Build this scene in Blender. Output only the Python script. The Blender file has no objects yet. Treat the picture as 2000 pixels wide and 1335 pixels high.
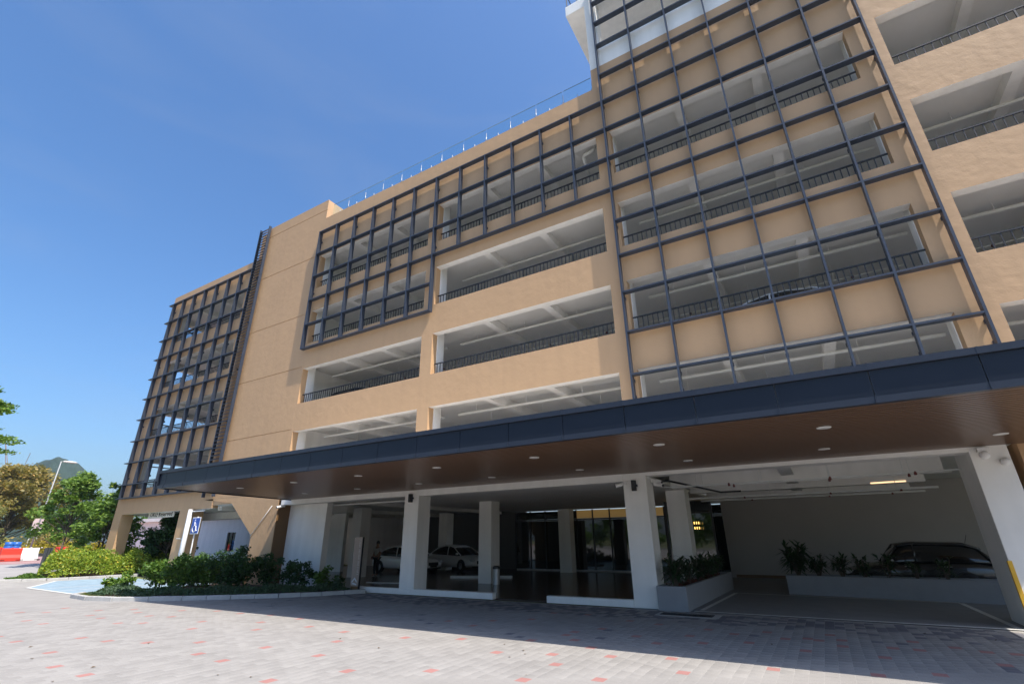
import bpy, math, random
import numpy as np
from mathutils import Vector, Matrix

random.seed(7)
RNG = np.random.default_rng(7)
sc = bpy.context.scene
COL = sc.collection
PI = math.pi

# ------------------------------------------------------------------ camera
F_PX, YAW, PITCH, ROLL = 943.98, -0.53696665, 0.38880109, -0.01160524
CAM = np.array([4.1747, -14.2509, 1.75])
_f = np.array([math.sin(YAW)*math.cos(PITCH), math.cos(YAW)*math.cos(PITCH), math.sin(PITCH)])
_r = np.array([math.cos(YAW), -math.sin(YAW), 0.0]); _u = np.cross(_r, _f)
_r, _u = math.cos(ROLL)*_r+math.sin(ROLL)*_u, -math.sin(ROLL)*_r+math.cos(ROLL)*_u
cd = bpy.data.cameras.new('camera'); cam = bpy.data.objects.new('camera', cd); COL.objects.link(cam)
cd.sensor_fit = 'HORIZONTAL'; cd.sensor_width = 36; cd.lens = F_PX/2000*36
cd.clip_start = 0.1; cd.clip_end = 6000
M = Matrix(((_r[0], _u[0], -_f[0], CAM[0]), (_r[1], _u[1], -_f[1], CAM[1]), (_r[2], _u[2], -_f[2], CAM[2]), (0, 0, 0, 1)))
cam.matrix_world = M
sc.camera = cam

# photo pixel -> world point, on a plane that the thing is known to touch
def _ray(px, py): return _f + (px-1000)/F_PX*_r - (py-667.5)/F_PX*_u
def on_z(px, py, z=0.0): v = _ray(px, py); return CAM + (z-CAM[2])/v[2]*v
def on_y(px, py, y): v = _ray(px, py); return CAM + (y-CAM[1])/v[1]*v
def on_x(px, py, x): v = _ray(px, py); return CAM + (x-CAM[0])/v[0]*v

# ------------------------------------------------------------------ sky, sun, exposure
SUN = Vector((3.8, -1.0, 6.4)).normalized()
ELEV = math.asin(SUN.z); ROT = math.atan2(SUN.x, SUN.y)
w = bpy.data.worlds.new('World'); sc.world = w; w.use_nodes = True
nt = w.node_tree; bg = nt.nodes['Background']
sky = nt.nodes.new('ShaderNodeTexSky'); sky.sky_type = 'NISHITA'; sky.sun_disc = False
sky.sun_elevation = ELEV; sky.sun_rotation = ROT; sky.altitude = 0; sky.air_density = 1.25; sky.dust_density = 3.0; sky.ozone_density = 10.0
hs = nt.nodes.new('ShaderNodeHueSaturation'); hs.inputs['Saturation'].default_value = 1.08; hs.inputs['Value'].default_value = 1.04
nt.links.new(sky.outputs[0], hs.inputs['Color']); 
tc = nt.nodes.new('ShaderNodeTexCoord'); mpw = nt.nodes.new('ShaderNodeMapping'); mpw.inputs['Scale'].default_value = (1.6, 1.6, 7.0); nt.links.new(tc.outputs['Generated'], mpw.inputs[0])
cn = nt.nodes.new('ShaderNodeTexNoise'); cn.inputs['Scale'].default_value = 1.3; cn.inputs['Detail'].default_value = 7; cn.inputs['Roughness'].default_value = .55; cn.inputs['Distortion'].default_value = .6; nt.links.new(mpw.outputs[0], cn.inputs['Vector'])
cr = nt.nodes.new('ShaderNodeMapRange'); cr.inputs[1].default_value = .46; cr.inputs[2].default_value = .78; cr.inputs[3].default_value = 0; cr.inputs[4].default_value = .12; nt.links.new(cn.outputs[0], cr.inputs[0])
cm = nt.nodes.new('ShaderNodeMixRGB'); cm.inputs[2].default_value = (2.2, 2.5, 3.0, 1); nt.links.new(cr.outputs[0], cm.inputs[0]); nt.links.new(hs.outputs[0], cm.inputs[1]); nt.links.new(cm.outputs[0], bg.inputs[0])
bg.inputs[1].default_value = 0.15
sd = bpy.data.lights.new('sun', 'SUN'); sd.energy = 4.8; sd.angle = math.radians(0.53); sd.color = (1.0, 0.935, 0.84)
so = bpy.data.objects.new('sun', sd); COL.objects.link(so); so.rotation_euler = SUN.to_track_quat('Z', 'Y').to_euler(); so.location = (20, -20, 40)
vs = sc.view_settings; vs.view_transform = 'Standard'; vs.look = 'None'; vs.gamma = 1; vs.use_curve_mapping = False
vs.exposure = 0.5
sc.render.engine = 'CYCLES'
cy = sc.cycles
cy.use_denoising = True
cy.max_bounces = 9; cy.diffuse_bounces = 5; cy.glossy_bounces = 4; cy.transmission_bounces = 6; cy.transparent_max_bounces = 12
cy.sample_clamp_indirect = 6; cy.caustics_reflective = False; cy.caustics_refractive = False

# ------------------------------------------------------------------ materials
def new_mat(name):
    m = bpy.data.materials.new(name); m.use_nodes = True
    return m, m.node_tree, m.node_tree.nodes['Principled BSDF']
def mat(name, col, rough=0.6, metal=0.0, spec=0.5, var=0.0, vscale=3.0, bump=0.0, bscale=40.0, bdist=0.01, coords='world', island=0.0, emit=None, estr=0.0, streak=0.0, rvar=0.0, coat=0.0):
    m, n, b = new_mat(name)
    b.inputs['Base Color'].default_value = (*col, 1); b.inputs['Roughness'].default_value = rough
    b.inputs['Metallic'].default_value = metal; b.inputs['Specular IOR Level'].default_value = spec
    b.inputs['Coat Weight'].default_value = coat
    N = n.nodes.new; L = n.links.new
    geo = N('ShaderNodeNewGeometry'); pos = geo.outputs['Position']
    last = None
    if var > 0:
        t = N('ShaderNodeTexNoise'); t.inputs['Scale'].default_value = vscale; t.inputs['Detail'].default_value = 6; t.inputs['Roughness'].default_value = 0.65; L(pos, t.inputs['Vector'])
        r = N('ShaderNodeMapRange'); r.inputs[1].default_value = 0.25; r.inputs[2].default_value = 0.75; r.inputs[3].default_value = 1-var; r.inputs[4].default_value = 1+var; L(t.outputs[0], r.inputs[0])
        last = r.outputs[0]
        if rvar > 0:
            rr = N('ShaderNodeMapRange'); rr.inputs[1].default_value = 0.3; rr.inputs[2].default_value = 0.7; rr.inputs[3].default_value = max(0.02, rough-rvar); rr.inputs[4].default_value = min(1, rough+rvar); L(t.outputs[0], rr.inputs[0]); L(rr.outputs[0], b.inputs['Roughness'])
    if streak > 0:
        mp = N('ShaderNodeMapping'); mp.inputs['Scale'].default_value = (1.6, 1.6, 0.12); L(pos, mp.inputs[0])
        t2 = N('ShaderNodeTexNoise'); t2.inputs['Scale'].default_value = 2.0; t2.inputs['Detail'].default_value = 5; L(mp.outputs[0], t2.inputs['Vector'])
        r2 = N('ShaderNodeMapRange'); r2.inputs[1].default_value = 0.35; r2.inputs[2].default_value = 0.7; r2.inputs[3].default_value = 1+streak*0.4; r2.inputs[4].default_value = 1-streak; L(t2.outputs[0], r2.inputs[0])
        if last is not None:
            mu = N('ShaderNodeMath'); mu.operation = 'MULTIPLY'; L(last, mu.inputs[0]); L(r2.outputs[0], mu.inputs[1]); last = mu.outputs[0]
        else: last = r2.outputs[0]
    if island > 0:
        r3 = N('ShaderNodeMapRange'); r3.inputs[3].default_value = 1-island; r3.inputs[4].default_value = 1+island; L(geo.outputs['Random Per Island'], r3.inputs[0])
        if last is not None:
            mu = N('ShaderNodeMath'); mu.operation = 'MULTIPLY'; L(last, mu.inputs[0]); L(r3.outputs[0], mu.inputs[1]); last = mu.outputs[0]
        else: last = r3.outputs[0]
    if last is not None:
        mx = N('ShaderNodeVectorMath'); mx.operation = 'SCALE'; mx.inputs[0].default_value = col; L(last, mx.inputs['Scale']); L(mx.outputs[0], b.inputs['Base Color'])
    if bump > 0:
        t = N('ShaderNodeTexNoise'); t.inputs['Scale'].default_value = bscale; t.inputs['Detail'].default_value = 5; L(pos, t.inputs['Vector'])
        bp = N('ShaderNodeBump'); bp.inputs['Strength'].default_value = bump; bp.inputs['Distance'].default_value = bdist; L(t.outputs[0], bp.inputs['Height']); L(bp.outputs[0], b.inputs['Normal'])
    if emit:
        b.inputs['Emission Color'].default_value = (*emit, 1); b.inputs['Emission Strength'].default_value = estr
    return m

def plaster(name, col):
    m, n, b = new_mat(name); N = n.nodes.new; L = n.links.new
    b.inputs['Roughness'].default_value = 0.62; b.inputs['Specular IOR Level'].default_value = 0.45
    geo = N('ShaderNodeNewGeometry'); pos = geo.outputs['Position']
    t = N('ShaderNodeTexNoise'); t.inputs['Scale'].default_value = 0.55; t.inputs['Detail'].default_value = 8; t.inputs['Roughness'].default_value = 0.6; L(pos, t.inputs['Vector'])
    r = N('ShaderNodeMapRange'); r.inputs[1].default_value = 0.3; r.inputs[2].default_value = 0.7; r.inputs[3].default_value = 0.97; r.inputs[4].default_value = 1.025; L(t.outputs[0], r.inputs[0])
    mp = N('ShaderNodeMapping'); mp.inputs['Scale'].default_value = (2.2, 2.2, 0.16); L(pos, mp.inputs[0])
    t2 = N('ShaderNodeTexNoise'); t2.inputs['Scale'].default_value = 1.7; t2.inputs['Detail'].default_value = 5; L(mp.outputs[0], t2.inputs['Vector'])
    r2 = N('ShaderNodeMapRange'); r2.inputs[1].default_value = 0.45; r2.inputs[2].default_value = 0.8; r2.inputs[3].default_value = 1.0; r2.inputs[4].default_value = 0.94; L(t2.outputs[0], r2.inputs[0])
    mu = N('ShaderNodeMath'); mu.operation = 'MULTIPLY'; L(r.outputs[0], mu.inputs[0]); L(r2.outputs[0], mu.inputs[1])
    mx = N('ShaderNodeVectorMath'); mx.operation = 'SCALE'; mx.inputs[0].default_value = col; L(mu.outputs[0], mx.inputs['Scale']); L(mx.outputs[0], b.inputs['Base Color'])
    # trowelled render: broad waves and fine sand
    a = N('ShaderNodeTexNoise'); a.inputs['Scale'].default_value = 3.2; a.inputs['Detail'].default_value = 3; L(pos, a.inputs['Vector'])
    c = N('ShaderNodeTexNoise'); c.inputs['Scale'].default_value = 26; c.inputs['Detail'].default_value = 4; L(pos, c.inputs['Vector'])
    b1 = N('ShaderNodeBump'); b1.inputs['Strength'].default_value = 0.45; b1.inputs['Distance'].default_value = 0.03; L(a.outputs[0], b1.inputs['Height'])
    b2 = N('ShaderNodeBump'); b2.inputs['Strength'].default_value = 0.35; b2.inputs['Distance'].default_value = 0.006; L(c.outputs[0], b2.inputs['Height']); L(b1.outputs[0], b2.inputs['Normal']); L(b2.outputs[0], b.inputs['Normal'])
    return m

def leaf_mat(name, c1, c2, c3=None):
    m, n, b = new_mat(name); N = n.nodes.new; L = n.links.new
    geo = N('ShaderNodeNewGeometry')
    cr = N('ShaderNodeValToRGB'); L(geo.outputs['Random Per Island'], cr.inputs[0])
    cr.color_ramp.elements[0].color = (*c1, 1); cr.color_ramp.elements[1].color = (*c2, 1)
    if c3:
        e = cr.color_ramp.elements.new(0.88); e.color = (*c2, 1); cr.color_ramp.elements[2].color = (*c3, 1)
    L(cr.outputs[0], b.inputs['Base Color']); b.inputs['Roughness'].default_value = 0.5; b.inputs['Specular IOR Level'].default_value = 0.35
    tr = N('ShaderNodeBsdfTranslucent'); g = N('ShaderNodeVectorMath'); g.operation = 'MULTIPLY'; g.inputs[1].default_value = (1.2, 1.25, 0.5); L(cr.outputs[0], g.inputs[0]); L(g.outputs[0], tr.inputs[0])
    ms = N('ShaderNodeMixShader'); ms.inputs[0].default_value = 0.32; L(b.outputs[0], ms.inputs[1]); L(tr.outputs[0], ms.inputs[2])
    L(ms.outputs[0], n.nodes['Material Output'].inputs[0])
    return m

def glass_mat(name, tint, refl):
    m, n, b = new_mat(name); N = n.nodes.new; L = n.links.new
    t = N('ShaderNodeBsdfTransparent'); t.inputs[0].default_value = (*tint, 1)
    g = N('ShaderNodeBsdfGlossy'); g.inputs['Roughness'].default_value = 0.02
    ms = N('ShaderNodeMixShader'); ms.inputs[0].default_value = refl; L(t.outputs[0], ms.inputs[1]); L(g.outputs[0], ms.inputs[2]); L(ms.outputs[0], n.nodes['Material Output'].inputs[0])
    return m

TAN = plaster('tan_plaster', (0.525, 0.328, 0.175))
WHITE = mat('white_paint', (0.86, 0.84, 0.80), 0.6, var=0.05, vscale=1.2, streak=0.06, bump=0.15, bscale=30, bdist=0.004)
CEIL = mat('ceiling_paint', (0.80, 0.78, 0.735), 0.8, var=0.06, vscale=0.8)
CONC = mat('concrete_floor', (0.54, 0.51, 0.47), 0.75, var=0.12, vscale=1.5)
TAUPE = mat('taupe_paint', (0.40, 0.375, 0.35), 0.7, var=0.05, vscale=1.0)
UNLITG = mat('unlit_wall_grey', (0.10, 0.10, 0.10), 0.7)  # passage wall is only unlit; its shade is put into this colour
STEEL = mat('blue_grey_steel', (0.032, 0.041, 0.062), 0.42, var=0.1, vscale=4, rvar=0.08)
FASCIA = mat('dark_navy_cladding', (0.014, 0.018, 0.028), 0.28, spec=0.22, var=0.1, vscale=1.5)
FLANGE = mat('navy_trim', (0.022, 0.027, 0.04), 0.36, spec=0.4, var=0.1, vscale=3)
SOFFIT = mat('brown_timber_strip', (0.135, 0.078, 0.048), 0.32, spec=0.45, var=0.05, vscale=0.7)
BLACK = mat('black_metal', (0.012, 0.013, 0.016), 0.45)
RAILM = mat('black_rail_paint', (0.016, 0.018, 0.022), 0.5)
GALV = mat('painted_pipe', (0.70, 0.70, 0.68), 0.5, var=0.05, vscale=5)
REDM = mat('red_enamel', (0.35, 0.02, 0.015), 0.4)
RUST = mat('dark_red_fitting', (0.12, 0.02, 0.015), 0.5)
STAIN = mat('brushed_stainless', (0.42, 0.42, 0.42), 0.42, metal=1.0)
OLIVE = mat('brown_trim_shaded_return', (0.16, 0.085, 0.03), 0.5, var=0.1, vscale=3)  # brown trim; on the gusset return, the tan wall's shade as colour
TILE = mat('dark_floor_tile', (0.07, 0.052, 0.043), 0.22, var=0.1, vscale=1.0)
ASPH = mat('grey_parking_floor', (0.20, 0.205, 0.21), 0.6, var=0.14, vscale=2.0, bump=0.2, bscale=90, bdist=0.003)
LINE = mat('road_marking_white', (0.6, 0.6, 0.58), 0.6, var=0.12, vscale=8)
PLANTER = mat('grey_planter_render', (0.26, 0.265, 0.275), 0.6, var=0.08, vscale=3)
SOIL = mat('soil', (0.06, 0.035, 0.022), 0.95, var=0.3, vscale=9, bump=0.6, bscale=40, bdist=0.03)
YELLOW = mat('yellow_guard', (0.75, 0.43, 0.03), 0.5)
BARK = mat('bark', (0.12, 0.09, 0.065), 0.9, var=0.3, vscale=12, bump=0.6, bscale=30, bdist=0.02)
KERB = mat('kerb_concrete', (0.42, 0.41, 0.39), 0.8, var=0.18, vscale=4, bump=0.3, bscale=50, bdist=0.004)
LAMPW = mat('lamp_white', (0.82, 0.81, 0.79), 0.4)
TUBE = mat('lit_tube', (0.9, 0.8, 0.6), 0.4, emit=(1.0, 0.66, 0.36), estr=1.0)
WARMP = mat('lit_panel', (0.6, 0.4, 0.12), 0.5, emit=(1.0, 0.62, 0.22), estr=0.07)
GLOWROD = mat('lit_rod', (0.9, 0.7, 0.3), 0.4, emit=(1.0, 0.6, 0.15), estr=2.0)
BALGLASS = glass_mat('balustrade_glass', (0.90, 0.97, 0.985), 0.05)
DKGLASS = mat('dark_curtain_glass', (0.004, 0.008, 0.008), 0.03, spec=0.9)
CARGLASS = mat('car_glass', (0.006, 0.007, 0.008), 0.05, spec=0.7)
TYRE = mat('tyre_rubber', (0.012, 0.012, 0.013), 0.8)
RIM = mat('wheel_alloy', (0.45, 0.45, 0.46), 0.3, metal=0.9)
CARWHITE = mat('car_paint_white', (0.78, 0.78, 0.77), 0.3, coat=0.6)
CARBLACK = mat('car_paint_black', (0.008, 0.008, 0.009), 0.22, coat=0.6)
CARDARK = mat('car_paint_slate', (0.03, 0.035, 0.045), 0.3, coat=0.6)
HEADL = mat('lamp_lens', (0.6, 0.62, 0.64), 0.1, spec=0.8)
TAILL = mat('tail_lens', (0.30, 0.01, 0.008), 0.15, spec=0.8)
L_MID = leaf_mat('leaf_mid', (0.05, 0.115, 0.02), (0.12, 0.22, 0.035), (0.22, 0.30, 0.05))
L_TREE = leaf_mat('leaf_tree', (0.085, 0.16, 0.03), (0.18, 0.29, 0.055), (0.28, 0.37, 0.07))
L_DARK = leaf_mat('leaf_dark', (0.022, 0.06, 0.02), (0.05, 0.115, 0.03))
L_BRIGHT = leaf_mat('leaf_bright', (0.07, 0.15, 0.02), (0.16, 0.27, 0.04), (0.32, 0.33, 0.04))
L_YEL = leaf_mat('leaf_yellow_green', (0.16, 0.25, 0.03), (0.34, 0.42, 0.05), (0.62, 0.45, 0.05))
L_BROWN = leaf_mat('leaf_olive_brown', (0.17, 0.16, 0.05), (0.36, 0.27, 0.08), (0.5, 0.3, 0.08))
L_GREY = leaf_mat('leaf_grey_green', (0.045, 0.085, 0.045), (0.10, 0.16, 0.08))
L_RED = leaf_mat('leaf_red', (0.09, 0.02, 0.015), (0.16, 0.035, 0.02))
L_PALM = leaf_mat('leaf_palm', (0.016, 0.045, 0.016), (0.04, 0.09, 0.03))

# ------------------------------------------------------------------ mesh helpers
class MB:
    def __init__(s): s.v = []; s.f = []; s.m = []
    def face(s, pts, mi=0):
        i = len(s.v); s.v += [tuple(p) for p in pts]; s.f.append(tuple(range(i, i+len(pts)))); s.m.append(mi)
    def box(s, x0, x1, y0, y1, z0, z1, mi=0):
        i = len(s.v)
        s.v += [(x0, y0, z0), (x1, y0, z0), (x1, y1, z0), (x0, y1, z0), (x0, y0, z1), (x1, y0, z1), (x1, y1, z1), (x0, y1, z1)]
        for q in ((0, 3, 2, 1), (4, 5, 6, 7), (0, 1, 5, 4), (1, 2, 6, 5), (2, 3, 7, 6), (3, 0, 4, 7)):
            s.f.append(tuple(i+k for k in q)); s.m.append(mi)
        return s
    def tube(s, pts, rad, n=8, cap=True, mi=0):
        pts = [Vector(p) for p in pts]
        if not hasattr(rad, '__len__'): rad = [rad]*len(pts)
        rings = []
        for k, p in enumerate(pts):
            a = pts[max(k-1, 0)]; b = pts[min(k+1, len(pts)-1)]; d = (b-a).normalized()
            t = Vector((0, 0, 1)) if abs(d.z) < 0.9 else Vector((1, 0, 0))
            e1 = d.cross(t).normalized(); e2 = d.cross(e1)
            i = len(s.v); rings.append(i)
            for j in range(n):
                an = 2*PI*j/n; s.v.append(tuple(p+rad[k]*(math.cos(an)*e1+math.sin(an)*e2)))
        for a, b in zip(rings[:-1], rings[1:]):
            for j in range(n):
                s.f.append((a+j, a+(j+1) % n, b+(j+1) % n, b+j)); s.m.append(mi)
        if cap:
            s.f.append(tuple(rings[0]+j for j in range(n))); s.m.append(mi)
            s.f.append(tuple(rings[-1]+n-1-j for j in range(n))); s.m.append(mi)
        return s
    def lathe(s, prof, n=24, c=(0, 0, 0), axis='z', mi=0):
        rings = []
        for r, h in prof:
            i = len(s.v); rings.append(i)
            for j in range(n):
                a = 2*PI*j/n; p, q = r*math.cos(a), r*math.sin(a)
                s.v.append((c[0]+p, c[1]+q, c[2]+h) if axis == 'z' else (c[0]+p, c[1]+h, c[2]+q))
        for a, b in zip(rings[:-1], rings[1:]):
            for j in range(n):
                s.f.append((a+j, a+(j+1) % n, b+(j+1) % n, b+j)); s.m.append(mi)
        return s
    def prism_y(s, poly, y0, y1, mi=0):      # poly in (x,z)
        n = len(poly); i = len(s.v)
        s.v += [(x, y0, z) for x, z in poly]+[(x, y1, z) for x, z in poly]
        s.f.append(tuple(i+k for k in range(n))); s.f.append(tuple(i+n+n-1-k for k in range(n))); s.m += [mi, mi]
        for k in range(n): s.f.append((i+k, i+n+k, i+n+(k+1) % n, i+(k+1) % n)); s.m.append(mi)
        return s
    def prism_z(s, poly, z0, z1, mi=0):      # poly in (x,y)
        n = len(poly); i = len(s.v)
        s.v += [(x, y, z0) for x, y in poly]+[(x, y, z1) for x, y in poly]
        s.f.append(tuple(i+n-1-k for k in range(n))); s.f.append(tuple(i+n+k for k in range(n))); s.m += [mi, mi]
        for k in range(n): s.f.append((i+k, i+(k+1) % n, i+n+(k+1) % n, i+n+k)); s.m.append(mi)
        return s
    def mesh(s, name, mats, smooth=False, fix=True):
        me = bpy.data.meshes.new(name); me.from_pydata(s.v, [], s.f); me.update()
        mats = mats if isinstance(mats, (list, tuple)) else [mats]
        for m in mats: me.materials.append(m)
        if len(mats) > 1: me.polygons.foreach_set('material_index', s.m)
        if smooth: me.polygons.foreach_set('use_smooth', [True]*len(me.polygons))
        if fix:
            import bmesh
            b = bmesh.new(); b.from_mesh(me); bmesh.ops.recalc_face_normals(b, faces=b.faces); b.to_mesh(me); b.free()
        return me
    def build(s, name, mats, parent=None, smooth=False, bevel=0.0, fix=True):
        return obj(name, s.mesh(name, mats, smooth, fix), parent, bevel)

def obj(name, me, parent=None, bevel=0.0, loc=None):
    o = bpy.data.objects.new(name, me); COL.objects.link(o)
    if parent is not None:
        o.parent = parent
        w0 = Vector((0, 0, 0)); p = parent
        while p is not None: w0 += p.location; p = p.parent
        o.location = -w0 if loc is None else loc       # geometry is written in world coordinates
    elif loc is not None: o.location = loc
    if bevel > 0:
        b = o.modifiers.new('bevel', 'BEVEL'); b.width = bevel; b.segments = 2; b.limit_method = 'ANGLE'
    return o
def tag(o, label=None, cat=None, group=None, kind=None):
    if label: o['label'] = label
    if cat: o['category'] = cat
    if group: o['group'] = group
    if kind: o['kind'] = kind
    return o
def thing(name, label, cat, loc=(0, 0, 0), group=None):
    o = bpy.data.objects.new(name, None); COL.objects.link(o); o.location = loc; o.empty_display_size = 0.2
    return tag(o, label, cat, group)
def copy_tree(o, parent=None):
    c = o.copy(); COL.objects.link(c); c.parent = parent
    for ch in list(o.children): copy_tree(ch, c)
    return c
def box(name, m, parent, *a, bevel=0.0): return MB().box(*a).build(name, m, parent, bevel=bevel, fix=False)

def wall_holes(x0, x1, z0, z1, y0, y1, holes, swap=False):
    """slab of wall with rectangular openings; slots: 0 face, 1 head soffit, 2 back"""
    xs = sorted({x0, x1, *[h[0] for h in holes], *[h[1] for h in holes]}); xs = [x for x in xs if x0 <= x <= x1]
    zs = sorted({z0, z1, *[h[2] for h in holes], *[h[3] for h in holes]}); zs = [z for z in zs if z0 <= z <= z1]
    def solid(i, j):
        if i < 0 or j < 0 or i >= len(xs)-1 or j >= len(zs)-1: return False
        cx, cz = (xs[i]+xs[i+1])/2, (zs[j]+zs[j+1])/2
        return not any(h[0] < cx < h[1] and h[2] < cz < h[3] for h in holes)
    b = MB(); P = (lambda x, y, z: (y, x, z)) if swap else (lambda x, y, z: (x, y, z))
    for i in range(len(xs)-1):
        for j in range(len(zs)-1):
            if not solid(i, j): continue
            a, c, d, e = xs[i], xs[i+1], zs[j], zs[j+1]
            b.face([P(a, y0, d), P(c, y0, d), P(c, y0, e), P(a, y0, e)], 0)
            b.face([P(c, y1, d), P(a, y1, d), P(a, y1, e), P(c, y1, e)], 2)
            if not solid(i-1, j): b.face([P(a, y1, d), P(a, y0, d), P(a, y0, e), P(a, y1, e)], 0)
            if not solid(i+1, j): b.face([P(c, y0, d), P(c, y1, d), P(c, y1, e), P(c, y0, e)], 0)
            if not solid(i, j-1): b.face([P(a, y1, d), P(c, y1, d), P(c, y0, d), P(a, y0, d)], 1)
            if not solid(i, j+1): b.face([P(a, y0, e), P(c, y0, e), P(c, y1, e), P(a, y1, e)], 0)
    return b

# ------------------------------------------------------------------ ground, paving, road
def zg(x):
    return 0.0 if x > -27 else (0.8*(-27-x)/19 if x > -46 else 0.8)
XR = [-1200, -900, -400, -200, -120, -90, -70, -58, -46, -40, -34, -30, -27, -20, 0, 30, 120, 600, 1200]
def sheet(name, xs, ys, dz, m):
    b = MB(); n = len(ys)
    b.v = [(x, y, zg(x)+dz) for x in xs for y in ys]
    for i in range(len(xs)-1):
        for j in range(n-1):
            b.f.append((i*n+j, (i+1)*n+j, (i+1)*n+j+1, i*n+j+1)); b.m.append(0)
    return tag(b.build(name, m, fix=False), kind='structure')
GRASSG = mat('dry_grass_ground', (0.13, 0.14, 0.05), 0.95, var=0.35, vscale=0.6, bump=0.5, bscale=8, bdist=0.1)
sheet('ground', XR, [-1200, -600, -150, -60, -20, 0, 20, 60, 150, 600, 1200], -0.03, GRASSG)

def paver_mat(name, base, red=None, joints=True):
    m, n, b = new_mat(name); N = n.nodes.new; L = n.links.new
    geo = N('ShaderNodeNewGeometry'); pos = geo.outputs['Position']
    t = N('ShaderNodeTexNoise'); t.inputs['Scale'].default_value = 1.1; t.inputs['Detail'].default_value = 6; L(pos, t.inputs['Vector'])
    r = N('ShaderNodeMapRange'); r.inputs[1].default_value = 0.3; r.inputs[2].default_value = 0.7; r.inputs[3].default_value = 0.92; r.inputs[4].default_value = 1.06; L(t.outputs[0], r.inputs[0])
    t2 = N('ShaderNodeTexNoise'); t2.inputs['Scale'].default_value = 70; t2.inputs['Detail'].default_value = 3; L(pos, t2.inputs['Vector'])
    r2 = N('ShaderNodeMapRange'); r2.inputs[1].default_value = 0.3; r2.inputs[2].default_value = 0.7; r2.inputs[3].default_value = 0.86; r2.inputs[4].default_value = 1.1; L(t2.outputs[0], r2.inputs[0])
    mu = N('ShaderNodeMath'); mu.operation = 'MULTIPLY'; L(r.outputs[0], mu.inputs[0]); L(r2.outputs[0], mu.inputs[1])
    ri = N('ShaderNodeMapRange'); ri.inputs[3].default_value = 0.90; ri.inputs[4].default_value = 1.07; L(geo.outputs['Random Per Island'], ri.inputs[0])
    mu2 = N('ShaderNodeMath'); mu2.operation = 'MULTIPLY'; L(mu.outputs[0], mu2.inputs[0]); L(ri.outputs[0], mu2.inputs[1])
    mq = N('ShaderNodeMapping'); mq.inputs['Rotation'].default_value = (0, 0, -.16); mq.inputs['Scale'].default_value = (.12, 1.3, 1); L(pos, mq.inputs[0])
    ts = N('ShaderNodeTexNoise'); ts.inputs['Scale'].default_value = 1.0; ts.inputs['Detail'].default_value = 5; L(mq.outputs[0], ts.inputs['Vector'])
    rs_ = N('ShaderNodeMapRange'); rs_.inputs[1].default_value = .5; rs_.inputs[2].default_value = .72; rs_.inputs[3].default_value = 1.0; rs_.inputs[4].default_value = .965; L(ts.outputs[0], rs_.inputs[0])
    mu3 = N('ShaderNodeMath'); mu3.operation = 'MULTIPLY'; L(mu2.outputs[0], mu3.inputs[0]); L(rs_.outputs[0], mu3.inputs[1]); mu2 = mu3
    mx = N('ShaderNodeVectorMath'); mx.operation = 'SCALE'; mx.inputs[0].default_value = base; L(mu2.outputs[0], mx.inputs['Scale'])
    out = mx.outputs[0]
    if not joints:   # beyond the laid stones: the same blocks as flat pattern
        bk = N('ShaderNodeTexBrick'); bk.offset = 0.5; bk.inputs['Scale'].default_value = 1.0; bk.inputs['Brick Width'].default_value = 0.2; bk.inputs['Row Height'].default_value = 0.18; bk.inputs['Mortar Size'].default_value = 0.006
        bk.inputs['Color1'].default_value = (0.95, 0.95, 0.95, 1); bk.inputs['Color2'].default_value = (1.03, 1.03, 1.03, 1); bk.inputs['Mortar'].default_value = (0.85, 0.85, 0.85, 1)
        mp = N('ShaderNodeMapping'); mp.inputs['Rotation'].default_value = (0, 0, PI/2); L(pos, mp.inputs[0]); L(mp.outputs[0], bk.inputs[0])
        m2 = N('ShaderNodeVectorMath'); m2.operation = 'MULTIPLY'; L(out, m2.inputs[0]); L(bk.outputs[0], m2.inputs[1]); out = m2.outputs[0]
    L(out, b.inputs['Base Color']); b.inputs['Roughness'].default_value = 0.8; b.inputs['Specular IOR Level'].default_value = 0.3
    bp = N('ShaderNodeBump'); bp.inputs['Strength'].default_value = 0.25; bp.inputs['Distance'].default_value = 0.003; L(t2.outputs[0], bp.inputs['Height']); L(bp.outputs[0], b.inputs['Normal'])
    return m
GREYP = (0.318, 0.299, 0.277)
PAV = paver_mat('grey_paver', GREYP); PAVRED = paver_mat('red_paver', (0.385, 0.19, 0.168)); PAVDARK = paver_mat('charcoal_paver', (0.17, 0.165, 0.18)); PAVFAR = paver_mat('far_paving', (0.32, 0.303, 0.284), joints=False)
JOINT = mat('joint_sand', (0.36, 0.342, 0.318), 0.95, var=0.15, vscale=20)
# forecourt: a bedding sheet where stones are laid, patterned paving beyond
PX0, PX1, PY0, PY1 = -16.02, 9.9, -13.0, 0.2
bed = sheet('paving', [PX0, PX1], [PY0, PY1], -0.0013, JOINT)
far = MB()
for a in ((-60, PX0, -60, 0.2), (PX0, PX1, -60, PY0), (PX1, 60, -60, 0.2)):
    xs = [a[0], a[1]] if a[0] > -27 else [-60, -46, -40, -34, -30, -27, a[1]]
    for x0, x1 in zip(xs[:-1], xs[1:]):
        far.face([(x0, a[2], zg(x0)), (x1, a[2], zg(x1)), (x1, a[3], zg(x1)), (x0, a[3], zg(x0))])
tag(far.build('forecourt', PAVFAR, fix=False), kind='structure')

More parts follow.
